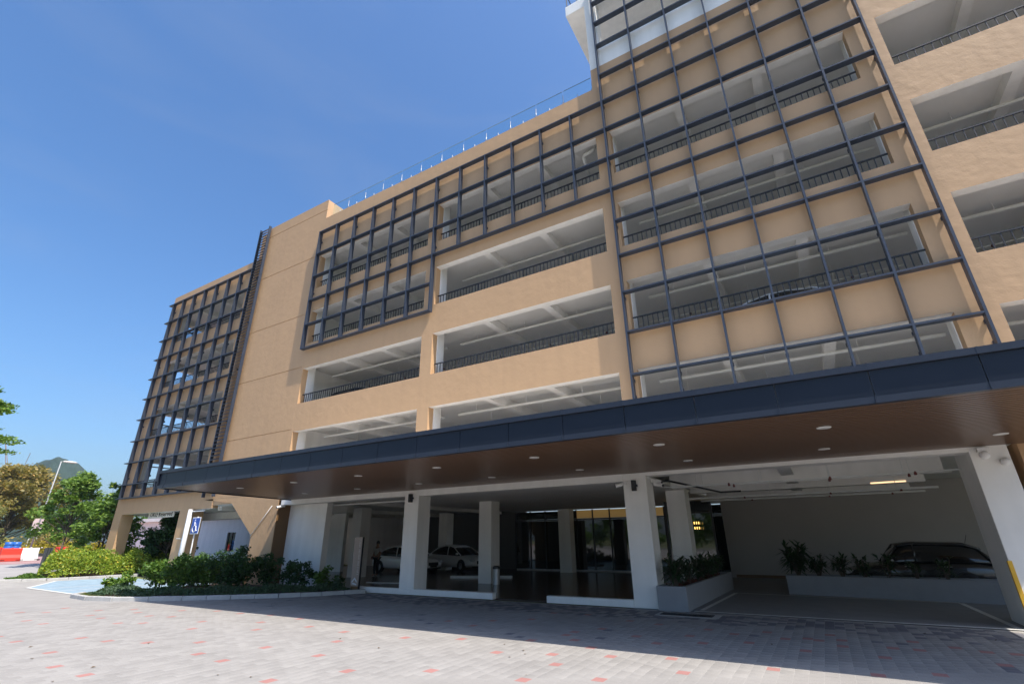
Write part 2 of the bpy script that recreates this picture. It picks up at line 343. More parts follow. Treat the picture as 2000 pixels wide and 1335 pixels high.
b_ = MB(); b_.face([(-26.9, 16.45, .0), (60, 16.45, .0), (60, 70, .0), (-26.9, 70, .0)]); tag(b_.build('rear_bounce_paving', PAVFAR, fix=False), kind='structure')  # unseen pale paving added to bounce sunlight up to the deck ceilings
KERBL = [(-10.85, 0.15), (-11.6, -1.2), (-12.45, -2.3), (-13.6, -3.3), (-14.8, -4.25), (-15.7, -4.85), (-16.8, -5.45), (-18.0, -5.75), (-19.6, -5.6), (-20.1, -5.1)]
def in_bed(x, y):      # planting bed left of the kerb line
    if y > 0.2 or x > -10.8: return False
    for (xa, ya), (xb, yb) in zip(KERBL[:-1], KERBL[1:]):
        if xb <= x <= xa: return y > ya+(yb-ya)*(x-xa)/(xb-xa)-0.12
    return False
RED = [(0, [(110, 272), (250, 272), (120, 320), (217, 338), (365, 248), (500, 290), (530, 305), (525, 262), (645, 336), (745, 253), (760, 272), (825, 290), (800, 332), (962, 296), (1022, 258), (1085, 362), (1147, 322), (1205, 265), (1325, 277), (1425, 372), (1470, 322), (1497, 288), (1670, 307), (1710, 355), (5, 403), (110, 434), (258, 500), (290, 577), (445, 628), (443, 416), (610, 430), (848, 438), (1065, 505), (1150, 435), (1222, 540), (1490, 462), (1480, 653), (1770, 515), (1895, 432), (1920, 382), (1960, 595)]),
       (650, [(103, 594), (370, 414), (583, 594), (698, 420), (877, 497), (1105, 423), (1070, 656), (1185, 507), (1263, 565), (1490, 650), (1465, 470), (1560, 520), (1895, 530), (1945, 612), (1815, 448), (1500, 362), (1215, 275), (1410, 285), (1100, 310), (880, 320), (1650, 320), (1330, 425), (1665, 405), (1300, 395), (1350, 378), (780, 348), (660, 318), (1815, 340)]),
       (1300, [(578, 590), (1225, 632), (215, 440), (395, 393), (470, 437), (680, 415), (790, 420), (860, 425), (970, 460), (1250, 520), (1240, 465), (1410, 437), (1895, 568), (1950, 500), (1560, 622), (575, 380), (770, 485), (1650, 470), (150, 398), (220, 365), (910, 395), (965, 425), (1750, 485), (1445, 485)])]
PW, PL = 0.18, 0.20
def cell(x, y):
    i = int(math.floor((x-PX0)/PW)); off = 0.5*PL*(i % 2); j = int(math.floor((y-PY0-off)/PL)); return i, j
redset = set(); redfar = []
for ox, pts in RED:
    for x, y in pts:
        p = on_z(ox+x/2.857, 1100+y/2.857, 0)
        if PX0+0.2 < p[0] < PX1-0.3 and PY0+0.3 < p[1] < -0.6: redset.add(cell(p[0], p[1]))
        else: redfar.append((p[0], p[1]))
def paver_mesh(name, m):
    b = MB(); g = 0.0028; c = 0.0015; x, y = PW/2-g, PL/2-g
    lo = [(-x, -y), (x, -y), (x, y), (-x, y)]; hi = [(-x+c, -y+c), (x-c, -y+c), (x-c, y-c), (-x+c, y-c)]
    b.v = [(p, q, -0.012) for p, q in lo]+[(p, q, -0.0004) for p, q in lo]+[(p, q, 0.0) for p, q in hi]
    for k in range(4):
        n = (k+1) % 4; b.f += [(k, n, 4+n, 4+k), (4+k, 4+n, 8+n, 8+k)]; b.m += [0, 0]
    b.f.append((8, 9, 10, 11)); b.m.append(0)
    return b.mesh(name, m, fix=False)
PM, PMR, PMD = paver_mesh('paver', PAV), paver_mesh('red_paver', PAVRED), paver_mesh('charcoal_paver', PAVDARK)
grey = []; dark = []
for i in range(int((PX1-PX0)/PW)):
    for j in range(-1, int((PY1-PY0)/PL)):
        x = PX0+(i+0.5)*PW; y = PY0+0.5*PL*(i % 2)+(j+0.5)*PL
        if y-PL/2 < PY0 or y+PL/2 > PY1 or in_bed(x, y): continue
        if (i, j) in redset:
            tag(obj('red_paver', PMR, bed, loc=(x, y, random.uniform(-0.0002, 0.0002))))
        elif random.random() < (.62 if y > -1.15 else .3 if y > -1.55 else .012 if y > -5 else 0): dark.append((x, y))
        else:
            q = np.array([x, y, 0])-CAM; zc = q@_f
            if zc > 0.5:
                u = 1000+F_PX*(q@_r)/zc; v = 667.5-F_PX*(q@_u)/zc
                seen = -10 < u < 2010 and v < 1345
            else: seen = False
            grey.append((zc if seen else 99, x, y))
grey.sort()
for zc, x, y in grey[:190]:
    obj('paver', PM, bed, loc=(x, y, random.uniform(-0.0002, 0.0002)))
rest = [(x, y) for _, x, y in grey[190:]]
pv = np.array([v.co[:] for v in PM.vertices]); pf = np.array([list(p.vertices) for p in PM.polygons])
P0 = np.array(rest); n = len(P0)
VV = (pv[None]+np.concatenate([P0, RNG.uniform(-0.0002, 0.0002, (n, 1))], 1)[:, None, :])
VV[:, :, 2] += (RNG.uniform(-0.006, 0.006, (n, 1))*pv[None, :, 0]/0.09+RNG.uniform(-0.006, 0.006, (n, 1))*pv[None, :, 1]/0.1)*0.01
FF = (pf[None]+(np.arange(n)*len(pv))[:, None, None]).reshape(-1, 4)
def np_mesh(name, V, Fq, m):
    me = bpy.data.meshes.new(name); V = V.reshape(-1, 3); k = Fq.shape[1]
    me.vertices.add(len(V)); me.vertices.foreach_set('co', V.astype(np.float32).ravel())
    me.loops.add(Fq.size); me.loops.foreach_set('vertex_index', Fq.astype(np.int32).ravel())
    me.polygons.add(len(Fq)); me.polygons.foreach_set('loop_start', np.arange(0, Fq.size, k, dtype=np.int32)); me.polygons.foreach_set('loop_total', np.full(len(Fq), k, dtype=np.int32))
    me.materials.append(m); me.update(); me.validate(); return me
tag(obj('laid_pavers', np_mesh('laid_pavers', VV, FF, PAV), bed), kind='stuff')
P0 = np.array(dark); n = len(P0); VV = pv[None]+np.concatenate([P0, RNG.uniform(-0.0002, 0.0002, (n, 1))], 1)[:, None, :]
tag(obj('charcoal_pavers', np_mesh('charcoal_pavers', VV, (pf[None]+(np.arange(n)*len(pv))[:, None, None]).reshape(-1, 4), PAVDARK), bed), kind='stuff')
rb = MB()
for x, y in redfar:
    if y < 0 and x > -40 and not in_bed(x, y): rb.box(x-PW/2, x+PW/2, y-PL/2, y+PL/2, zg(x)-0.02, zg(x)+0.004)
ro = rb.build('red_pavers_beyond', PAVRED, bpy.data.objects['forecourt']); tag(ro, kind='stuff')
# little litter of fallen leaves on the forecourt
lb = MB()
for px, py in [(1022, 1270), (1026, 1277), (995, 1283), (985, 1258), (1028, 1318), (290, 1256), (62, 1286), (60, 1263), (490, 1322), (425, 1318), (1508, 1258), (1806, 1237), (1945, 1250), (664, 1247), (530, 1180), (102, 1331), (182, 1303), (740, 1265)]:
    p = on_z(px, py, 0); a = random.uniform(0, 6); s = random.uniform(0.02, 0.05)
    d1 = Vector((math.cos(a), math.sin(a), 0))*s; d2 = Vector((-math.sin(a), math.cos(a), 0))*s*0.5; c = Vector(p)+Vector((0, 0, 0.008+zg(p[0])))
    lb.face([c-d1, c+d2+Vector((0, 0, 0.012)), c+d1, c-d2+Vector((0, 0, 0.006))])
tag(lb.build('fallen_leaves', mat('dry_leaf', (0.13, 0.08, 0.035), 0.8), fix=False), 'a few dry leaves scattered on the sunlit grey paving', 'leaves', kind='stuff')

# accessible parking bay, road beyond, kerbs
BLUE = mat('bay_blue', (0.26, 0.35, 0.42), 0.7, var=0.2, vscale=2.5)
def strip(name, quad, dz, m, kind='structure', parent=None):
    b = MB(); b.face([(x, y, zg(x)+dz) for x, y in quad]); o = b.build(name, m, parent, fix=False)
    if parent is None: tag(o, kind=kind)
    return o
bb = MB(); bb.face([(x, y, zg(x)+.008) for x, y in ((-27.0, -4.62), (-19.95, -5.05), (-19.95, .2), (-27.0, .2))]); bb.face([(x, y, zg(x)+.008) for x, y in ((-29.3, -2.9), (-27.0, -4.62), (-27.0, .2), (-29.3, .2))])
bay = tag(bb.build('accessible_bay', BLUE, fix=False), kind='structure')
bl = MB()
for (xa, ya), (xb, yb) in [((-29.3, -2.95), (-27, -4.67)), ((-27, -4.67), (-19.95, -5.1))]:
    bl.face([(xa, ya-.08, zg(xa)+.012), (xb, yb-.08, zg(xb)+.012), (xb, yb+.08, zg(xb)+.012), (xa, ya+.08, zg(xa)+.012)])
for xx in (-23.4, -25.6):
    bl.face([(xx, -4.7, zg(xx)+.012), (xx+.12, -4.7, zg(xx)+.012), (xx+.12, .2, zg(xx)+.012), (xx, .2, zg(xx)+.012)])
bl.build('marking', LINE, bay, fix=False)
ROADM = mat('pale_road', (0.33, 0.31, 0.30), 0.85, var=0.12, vscale=0.7)
PINK = mat('pink_paving', (0.34, 0.21, 0.20), 0.85, var=0.15, vscale=1.5)
rd = MB()
xs = [-120, -90, -70, -58, -46.01, -40, -34, -31.5]
for x0, x1 in zip(xs[:-1], xs[1:]): rd.face([(x0, -60, zg(x0)+.006), (x1, -60, zg(x1)+.006), (x1, 60, zg(x1)+.006), (x0, 60, zg(x0)+.006)])
tag(rd.build('road', ROADM, fix=False), kind='structure')
pk = MB()
for x0, x1 in ((-60, -52), (-52, -46.02), (-46.02, -42)): pk.face([(x0, -60, zg(x0)+.012), (x1, -60, zg(x1)+.012), (x1, 60, zg(x1)+.012), (x0, 60, zg(x0)+.012)])
tag(pk.build('pink_road_band', PINK, fix=False), kind='structure')
vg = MB()
vg.face([(-300, -200, .83), (-60, -200, .83), (-60, 200, .83), (-300, 200, .83)])
tag(vg.build('verge', mat('verge_grass', (0.16, 0.17, 0.04), 0.95, var=0.3, vscale=0.8), fix=False), kind='structure')

def kerb_run(label, pts, h, wd, cat='kerb', mats=(KERB,)):
    k = thing('kerb', label, cat, (pts[0][0], pts[0][1], 0)); c = 0
    for (xa, ya), (xb, yb) in zip(pts[:-1], pts[1:]):
        d = Vector((xb-xa, yb-ya, 0)); L = d.length; n = max(1, round(L/0.9)); d.normalize(); nn = Vector((-d.y, d.x, 0))
        for i in range(n):
            a = Vector((xa, ya, 0))+d*(L*i/n+.004); e = Vector((xa, ya, 0))+d*(L*(i+1)/n-.004)
            b = MB(); z0 = zg(xa)-.04; z1 = zg((a.x+e.x)/2)+h+random.uniform(-.004, .004)
            b.prism_z([tuple((a-nn*wd/2)[:2]), tuple((e-nn*wd/2)[:2]), tuple((e+nn*wd/2)[:2]), tuple((a+nn*wd/2)[:2])], z0, z1)
            b.build('kerb_stone', mats[c % len(mats)], k, bevel=0.02); c += 1
    return k
kerb_run('grey concrete kerb curving round the shrub bed by the entrance', KERBL, 0.13, 0.16)
kerb_run('pale kerb along the front of the yellow-green hedge', [(-30.4, -4.9), (-29.75, -3.2), (-29.6, -1.5), (-29.6, 0.8)], 0.12, 0.16)
BWK = mat('kerb_black', (0.03, 0.03, 0.03), 0.7); WWK = mat('kerb_white', (0.7, 0.7, 0.68), 0.7)
kerb_run('black and white striped kerb across the far road', [(-60.3, -20), (-60.3, 26)], 0.28, 0.35, mats=(BWK, WWK))
# soil of the shrub beds
def soil(name, poly, z):
    b = MB(); b.prism_z(poly, z-.1, z); o = b.build(name, SOIL); return tag(o, kind='structure')
soil('planting_soil', [(x, y+.05) for x, y in KERBL]+[(-20.1, 0.2)], 0.07)

# ------------------------------------------------------------------ the building
B = thing('car_park_building', 'tan rendered multi-storey car park with open parking decks and white columns', 'building', (-8, 8, 0))
WY, WT = 0.35, 0.32
HEAD = [3.46, 6.75, 9.98, 13.25, 16.70]
SILL = [None, 4.9, 8.14, 11.36, 14.64]
BAYS = [(-17.0, -9.08), (-8.48, -0.48)]
holes_mid = [(a, b, SILL[k], HEAD[k]) for k in (1, 2, 3, 4) for a, b in BAYS]
def wall(name, *a, mats=(TAN, WHITE, CEIL), swap=False, holes=()):
    return wall_holes(*a, holes, swap).build(name, list(mats), B, fix=False)
wall('front_wall', -17.1, -0.42, 3.6, 19.28, WY, WY+WT, holes=holes_mid)
holes_t = [(0.1, 7.95, SILL[k], HEAD[k]) for k in (1, 2, 3, 4)]+[(8.78, 16.6, SILL[k], HEAD[k]) for k in (1, 2, 3, 4)]
wall('tower_wall', -0.42, 17.4, 3.6, 20.45, WY, WY+WT, holes=holes_t)
# stair core: smooth panels with recessed joints
core_z = [2.0, 6.86, 10.09, 13.2, 16.83, 19.93, 20.66]
wall('core_backing', -22.7, -17.1, 3.6, 20.64, WY+.03, WY+WT)
for z0, z1 in zip(core_z[:-1], core_z[1:]):
    z0 = max(z0, 3.9)
    box('wall_panel', TAN, B, -22.68, -17.101, WY, WY+.029, z0+(.016 if z0 > 4 else 0), z1-.016 if z1 < 20.6 else z1, bevel=0.006)
box('core_side', TAN, B, -17.5, -17.102, WY+WT+.001, 7.0, 17.3, 20.64)
box('core_side', TAN, B, -23.75, -23.3, WY+.2, 7.0, 17.3, 20.64)
box('core_roof', CONC, B, -23.3, -17.5, WY+WT, 7.0, 20.0, 20.1)
# left wing
wing_holes = [(-32.2, -24.1, SILL[k], HEAD[k]) for k in (1, 2, 3, 4)]
wall('wing_wall', -33.45, -22.72, 3.45, 18.57, WY+.004, WY+WT, holes=wing_holes)
side_holes = [(a, b, SILL[k], HEAD[k]) for k in (1, 2, 3, 4) for a, b in ((1.5, 6.4), (7.2, 14.5))]
wall('wing_end_wall', WY+WT+.002, 16, 3.45, 18.57, -33.45, -32.95, swap=True, holes=side_holes)
# rear wall, decks and ceilings
rear = [(a, b, SILL[k]-.7, HEAD[k]+.2) for k in (1, 2, 3, 4) for a, b in ((-32.2, -24.1), (-17.0, -9.1), (-8.5, -0.5), (0.1, 7.95), (8.8, 16.6))]  # unseen rear openings enlarged to let more light onto the decks
wall('rear_wall', -33.45, 17.4, 3.6, 19.2, 16.0, 16.4, mats=(WHITE, WHITE, TAN), holes=rear)
wall('right_end_wall', WY+WT+.002, 15.99, 3.6, 20.4, 17.0, 17.4, swap=True, mats=(CEIL, WHITE, TAN))
for k in range(0, 5):
    zc = HEAD[k]+0.34
    if k == 0:
        continue
    b = MB(); b.box(-32.94, 16.99, WY+WT+.003, 15.99, zc, zc+.2)
    o = b.mesh('deck', [CEIL, CONC], fix=False); o.polygons.foreach_set('material_index', [0, 1, 0, 0, 0, 0]); obj('deck', o, B)
b = MB().box(-32.94, 16.99, WY+WT+.003, 15.99, 3.95, 4.15); me = b.mesh('deck', [CEIL, CONC], fix=False); me.polygons.foreach_set('material_index', [0, 1, 0, 0, 0, 0]); obj('deck', me, B)
BEAMX = [-30.0, -27.3, -14.4, -11.75, -5.95, -3.2, 2.7, 5.4, 11.2, 13.9]
COLX = [(-33, -32.4), (-24.0, -23.4), (-17.55, -16.98), (-9.1, -8.45), (-0.5, 0.12), (7.93, 8.8), (16.5, 16.98)]
for k in (1, 2, 3, 4):
    zc = HEAD[k]+0.34
    for x in BEAMX: box('cross_beam', WHITE, B, x-.15, x+.15, WY+WT+.004, 15.9, zc-.31, zc-.001)
    box('spine_beam', WHITE, B, -32.9, 16.95, 7.8, 8.3, zc-.40, zc-.002)
    zf = HEAD[k-1]+.54 if k > 1 else 4.15
    for x0, x1 in COLX:
        box('inner_column', WHITE, B, x0, x1, WY+WT+.005, WY+WT+.45, zf+.001, zc-.003)
        box('inner_column', WHITE, B, x0, x1, 7.75, 8.35, zf+.001, zc-.41)
    for x in (-17.5, -23.6):
        box('core_wall', WHITE, B, x-.1 if x > -20 else x, x if x > -20 else x+.1, WY+WT+.46, 7.7, zf+.002, zc-.004)
# opening railings: 300 largest balusters as pieces, the rest joined
BAL = MB().box(-.012, .012, -.012, .012, 0, .47).mesh('baluster', RAILM, fix=False)
POST = MB().box(-.02, .02, -.02, .02, 0, .52).mesh('rail_post', RAILM, fix=False)
def railing(x0, x1, z, y, single, pitch=0.155):
    b = MB(); b.box(x0, x1, y-.022, y+.022, z+.48, z+.52); b.box(x0, x1, y-.015, y+.015, z+.035, z+.06)
    r = b.build('railing', RAILM, B, fix=False)
    n = int((x1-x0)/pitch); j = MB()
    for i in range(1, n):
        x = x0+(x1-x0)*i/n
        if i % 14 == 0: obj('rail_post', POST, r, loc=Vector((x, y, z)))
        elif single: obj('baluster', BAL, r, loc=Vector((x, y, z+.02)))
        else: j.box(x-.012, x+.012, y-.012, y+.012, z+.02, z+.49)
    if not single: tag(j.build('balusters', RAILM, r, fix=False), kind='stuff')
for k in (2, 3, 4):
    railing(8.79, 13.2, SILL[k], WY+.22, True, 0.2); railing(0.11, 7.94, SILL[k], WY+.22, True, 0.165)
    for i, (a, c) in enumerate(BAYS): railing(a+.01, c-.01, SILL[k], WY+.22, i == 1 and k == 2)
    railing(-32.19, -24.11, SILL[k], WY+.22, False)
railing(-32.19, -24.11, SILL[1], WY+.22, False)
for k in (1, 2, 3, 4):      # on the open end of the wing, seen against the sky
    for a, c in ((1.5, 6.4), (7.2, 14.5)):
        b = MB(); b.box(-33.22, -33.18, a, c, SILL[k]+.48, SILL[k]+.52)
        for i in range(1, int((c-a)/.16)): b.box(-33.208, -33.192, a+i*.16-.008, a+i*.16+.008, SILL[k]+.001, SILL[k]+.48)
        tag(b.build('side_railing', RAILM, B, fix=False), kind='stuff')
# sprinkler pipes below the decks
for k in (1, 2, 3, 4):
    for a, c in BAYS+[(0.1, 7.95), (8.8, 14.0), (-32.2, -24.1)]:
        b = MB(); zp = HEAD[k]-.28; yy = 3.6
        b.tube([(a-.2, yy, zp), (c+.2, yy, zp)], .022, 6)
        xs = np.arange(a+.9, c, 2.6)
        for x in xs: b.tube([(x, yy, zp), (x, yy, HEAD[k]+.34)], .009, 5)
        p = b.build('sprinkler_pipe', GALV, B, fix=False)
        for x in xs+.5: MB().lathe([(0.0, -.05), (.03, -.05), (.05, -.02), (.05, .03), (.0, .05)], 8, (x, yy, zp-.02)).build('sprinkler_head', RUST, p, fix=False)
        if k in (1, 2, 3) and a > -20 and (k != 3 or a > -9):
            zt = HEAD[k]-.02; b = MB(); b.tube([(a+.3, 2.0, zt), (c+.1, 2.0, zt)], .055, 10)
            for x in np.arange(a+1.2, c, 2.4): b.tube([(x, 2.0, zt), (x, 2.0, HEAD[k]+.34)], .01, 5)
            b.build('service_pipe', GALV, B, smooth=True, fix=False)
MB().tube([(-0.75, .95, 17.2), (-.75, .95, 16.85), (-.8, .95, 16.72), (-1.25, .95, 16.66), (-1.3, 1.0, 16.6), (-1.32, 1.6, 16.0)], .07, 10).build('drain_elbow', GALV, B, smooth=True)
# tower top: terrace parapet, corner post, oversailing roof
wall('terrace_parapet', -0.42, 17.4, 20.452, 21.75, WY+.03, WY+.28, mats=(WHITE, WHITE, WHITE))
box('terrace_floor', CONC, B, -.4, 17.3, WY+WT, 12, 20.2, 20.44)
box('terrace_side', TAN, B, -.418, -.15, WY+WT+.001, 12, 17.2, 20.44)
box('corner_post', WHITE, B, -.42, .08, WY-.001, WY+.55, 20.455, 24.64)
box('terrace_back_wall', WHITE, B, -.4, 17.3, 11.9, 12.2, 20.45, 24.6)
box('oversailing_roof', WHITE, B, -1.35, 17.5, WY, 12.3, 24.65, 25.3, bevel=0.02)
b = MB()
for i in range(9): b.tube([(-1.28, .45+i*1.3, 25.3), (-1.28, .45+i*1.3, 26.3)], .025, 6); 
for i in range(8): b.tube([(-1.28+i*.5, .42, 25.3), (-1.28+i*.5, .42, 26.3)], .02, 6)
b.tube([(-1.28, 11, 26.3), (-1.28, .42, 26.3), (3, .42, 26.3)], .025, 6); b.build('roof_railing', RAILM, B, fix=False)
# roof behind the mid parapet
box('parapet_coping', TAN, B, -17.09, -.43, WY-.0, WY+WT+.06, 19.281, 19.33)

# ground-floor structure of the building
def column(x0, x1, y0, y1, z1=3.5, m=WHITE):
    c = box('column', m, B, x0, x1, y0, y1, 0.0, z1, bevel=0.015); return c
column(-.7, 0, WY, 1.05, 3.56); column(-9.4, -8.7, WY, 1.05, 3.56); column(7.3, 7.95, WY+.001, 1.75, 3.9)
column(-.7, 0, 5.2, 5.9); column(-9.28, -8.6, 5.2, 5.9); column(-18.1, -17.4, 5.65, 6.35); column(-9.2, -8.45, 13.3, 13.9); column(-18.1, -17.4, 13.2, 13.9); column(-26, -25.4, 13.2, 13.9)
box('corner_guard', YELLOW, B, 7.28, 7.35, WY-.015, WY+.06, 0.35, 1.25)
box('edge_beam', WHITE, B, -17.0, -9.401, WY+.002, WY+.5, 3.36, 3.57)
box('edge_beam', WHITE, B, -8.699, -.701, WY+.002, WY+.5, 3.34, 3.57)
box('edge_beam', WHITE, B, .001, 7.299, WY+.002, WY+.5, 3.46, 3.57)
box('lobby_ceiling', CEIL, B, -12.8, -.02, WY+.52, 14.3, 3.42, 3.5)
for y in (3.2, 6.2, 9.6): box('cross_beam', WHITE, B, 0.0, 7.28, y, y+.35, 3.35, 3.94)
for x in (3.4,): box('cross_beam', WHITE, B, x, x+.35, WY+.51, 12.9, 3.5, 3.945)
for x in (-15.0, -20.5, -24): box('cross_beam', WHITE, B, x, x+.35, 1.4, 15.9, 3.42, 3.945)
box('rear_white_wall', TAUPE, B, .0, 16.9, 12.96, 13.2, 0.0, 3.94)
box('skirting', OLIVE, B, .21, 16.8, 12.93, 12.959, 0, .14)
box('stub_wall', WHITE, B, -17.19, -14.6, 1.0, 1.3, 0, 3.9)
box('passage_wall', WHITE, B, -34, -23.4, 15.7, 15.99, 0, 3.94)
box('passage_wall', UNLITG, B, -23.4, -12.8, 15.7, 15.98, 0, 3.94)
hd = box('door', mat('door_dark', (0.03, 0.03, 0.035), 0.5), B, -33.4, -32.2, 15.62, 15.699, 0, 2.9)
box('tan_end_pier', TAN, B, 8.12, 9.1, WY, 1.3, 2.2, 3.6); box('tan_end_pier', OLIVE, B, 8.35, 9.1, WY+.02, 1.28, 0, 2.2)
# gusset wall beside the undercroft, with its cut-away corner
b = MB(); b.prism_y([(-23.6, 3.9), (-21.0, 3.62), (-18.9, 2.1), (-18.9, 0.0), (-17.2, 0.0), (-17.2, 3.9)], WY+.004, WY+.32)
b.build('gusset_wall', TAN, B)
box('gusset_return', OLIVE, B, -17.199, -17.17, WY+.02, 1.0, 0, 3.6)
box('wing_pillar', TAN, B, -33.45, -32.45, WY+.003, 1.0, -.05, 3.45); box('wing_pillar', TAN, B, -25.75, -24.75, WY+.003, 1.1, 0, 3.45)
box('undercroft_ceiling', CEIL, B, -33.4, -17.3, WY+.51, 15.6, 3.62, 3.7)
box('undercroft_beam', WHITE, B, -33.4, -17.3, 4.5, 4.9, 3.2, 3.61)
bw = wall_holes(-52, -22.5, 0, 3.6, 9.0, 9.25, [(-47.4, -43.2, .7, 2.35), (-35.6, -34.5, 1.2, 2.55)]).build('annex_wall', [WHITE, WHITE, WHITE], B, fix=False)
box('annex_roof', CEIL, B, -52.2, -33.5, 8.6, 14, 3.61, 3.9)
wn = box('window', DKGLASS, B, -47.39, -43.21, 9.1, 9.13, .71, 2.34)
for i in range(1, 4): box('mullion', BLACK, wn, -47.4+i*1.05-.03, -47.4+i*1.05+.03, 9.06, 9.099, .71, 2.34)
wn = box('window', DKGLASS, B, -35.59, -34.51, 9.1, 9.13, 1.21, 2.54); box('mullion', BLACK, wn, -35.08, -35.02, 9.06, 9.099, 1.21, 2.54)
box('white_side_wall', WHITE, B, -20.3, -18.95, 1.6, 1.85, 0, 3.6)
# white rain pipe with bracket loop at the pillar
b = MB(); b.tube([(-24.35, .2, 0), (-24.35, .2, 3.44)], .11, 12); b.build('rain_pipe', GALV, B, smooth=True)
b = MB(); b.tube([(-24.6, .22, .3), (-24.6, .22, 2.0), (-25.2, .22, 2.02)], .03, 8); b.tube([(-24.6, .22, 2.0), (-24.6, .22, 3.3), (-24.3, .22, 3.34), (-23.2, .3, 3.34)], .03, 8); b.build('water_pipe', GALV, B, smooth=True)
b = MB().tube([(-17.6, .32, 3.35), (-18.88, .32, 2.05)], .016, 8).build('water_pipe', GALV, B, smooth=True)

# floors of the ground storey
tag(box('lobby_floor', TILE, None, -30, -.72, .56, 15.69, -.05, .022), kind='structure')
tag(box('parking_floor', ASPH, None, -.715, 17.0, .36, 12.95, -.05, .012), kind='structure')
strip('threshold_strip', [(.9, .21), (8.6, .21), (8.6, .36), (.9, .36)], .014, LINE)
strip('bay_line', [(.98, .5), (1.1, .5), (1.25, 5.4), (1.13, 5.4)], .016, LINE); strip('bay_line', [(7.05, .4), (7.17, .4), (7.07, 5.0), (6.95, 5.0)], .016, LINE)
strip('bay_line', [(1.2, 5.4), (7.0, 5.0), (7.0, 5.1), (1.2, 5.5)], .017, LINE)
for a, c, lab in ((-11.45, -5.35, 'long low white step along the lobby edge beside the pylon sign'), (-3.4, -.705, 'short low white step ending at the right-hand column')):
    tag(MB().box(a, c, WY-.02, WY+.2, 0, .19).build('low_step', WHITE, None, bevel=.012), lab, 'step')
for i, (a, lab) in enumerate(((((-14.2, 3.4), (-12.3, 3.75)), 'white wheel stop in front of the nearer white car'), (((-12.35, 7.2), (-9.4, 8.3)), 'white wheel stop running behind the middle lobby column'))):
    (xa, ya), (xb, yb) = a; d = Vector((xb-xa, yb-ya, 0)).normalized(); nn = Vector((-d.y, d.x, 0))*.08
    b = MB(); b.prism_z([(xa-nn.x, ya-nn.y), (xb-nn.x, yb-nn.y), (xb+nn.x, yb+nn.y), (xa+nn.x, ya+nn.y)], .022, .14 if i else .06); tag(b.build('wheel_stop', WHITE, bevel=.015), lab, 'wheel stop')

# glazed lobby front
G = thing('lobby_glazing', 'dark glazed lobby front with amber lit panels along its top', 'glazing', (-6.3, 14.45, 0))
for i in range(12):
    x0 = -12.75+i*1.06; x1 = x0+1.06
    box('mullion', BLACK, G, x0-.035, x0+.035, 14.38, 14.52, .03, 3.41)
    box('pane', DKGLASS, G, x0+.036, x1-.036, 14.43, 14.45, .12, 2.83); box('upper_pane', WARMP if 3 < i < 11 else DKGLASS, G, x0+.036, x1-.036, 14.43, 14.45, 2.93, 3.38)
box('transom', BLACK, G, -12.7, -.03, 14.40, 14.50, 2.835, 2.925); box('sill', KERB, G, -12.7, -.03, 14.37, 14.5, .023, .115)
# side glazing beyond the planter
G2 = thing('side_glazing', 'dark glazing beyond the near planter with a warm hanging lamp', 'glazing', (-.5, 7, 0))
for i in range(3):
    box('mullion', BLACK, G2, -2.3+i*1.05, -2.22+i*1.05, 11.0, 11.1, .03, 3.41)
for i in range(2): box('pane', DKGLASS, G2, -2.21+i*1.05, -1.26+i*1.05, 11.04, 11.06, .05, 3.4)
pl = thing('pendant_lamp', 'small warm glowing tiered lamp before the side glazing', 'lamp', (-.95, 10.7, 2.3))
for j in range(2):
    b = MB()
    for i in range(7): b.tube([(-1.3+i*.1, 10.6, 2.35-j*.22), (-1.3+i*.1, 10.6, 2.45-j*.22)], .02, 6)
    b.build('glow_tier', GLOWROD, pl, fix=False)
b = MB().tube([(-1.0, 10.6, 2.45), (-1.0, 10.6, 3.42)], .01, 5); b.build('cord', BLACK, pl)

# ------------------------------------------------------------------ steel facade screens
def member(name, par, x0, x1, y0, y1, z0, z1): return box(name, STEEL, par, x0, x1, y0, y1, z0, z1)
SF, SD = 0.07, 0.296
def gx(x): return CAM[0]+(x-CAM[0])*(SF-CAM[1])/(-CAM[1])
def gz(z): return CAM[2]+(z-CAM[2])*(SF-CAM[1])/(-CAM[1])
S1 = thing('facade_screen', 'large blue-grey steel grid screen fixed in front of the tan wall', 'screen', (-4, 0, 10))
off = [0, .02, .07, .05, .03, -.01, -.08]; BW, BH = .029, .025
vx = [gx(c*1.4153+off[c]) for c in range(7)]
trow = [gz(z) for z in [22.75, 21.34, 19.56]+[21.01-1.45*r for r in range(2, 12)]]
for x in vx: member('mullion', S1, x-BW, x+BW, SF, SD, 4.2, 25.6)
for z in [24.2]+trow: member('transom', S1, vx[0]-.024, vx[6]+.024, SF+.002, SD-.002, z-BH, z+BH)
mx = [gx(c*1.4153) for c in range(-12, 0)]
for i, x in enumerate(mx):
    member('mullion', S1, x-BW, x+BW, SF, SD, gz(10.93 if i <= 6 else 13.76), gz(18.14))
for r in range(2, 8):
    z = gz(10.96 if r == 7 else 21.01-1.45*r)
    member('transom', S1, mx[0]-.024, (vx[0]-BW+.002) if r <= 5 else mx[6]+.024, SF+.002, SD-.002, z-BH, z+BH)
for x in vx:
    for z in trow[3::2]+[6.0]: box('bracket', STEEL, S1, x-.04, x+.04, SD-.01, WY, z-.22, z-.12)
for x in mx[::2]:
    for z in (17.6, 14.3): box('bracket', STEEL, S1, x-.04, x+.04, SD-.01, WY, z-.05, z+.05)
S2 = thing('facade_screen', 'blue-grey steel grid screen covering the left wing of the car park', 'screen', (-28, 0, 11))
wx = [gx(x) for x in (-32.65, -31.32, -29.97, -28.6, -27.23, -25.88, -24.52)]
for x in wx: member('mullion', S2, x-BW, x+BW, SF, SD, gz(4.4), gz(17.74))
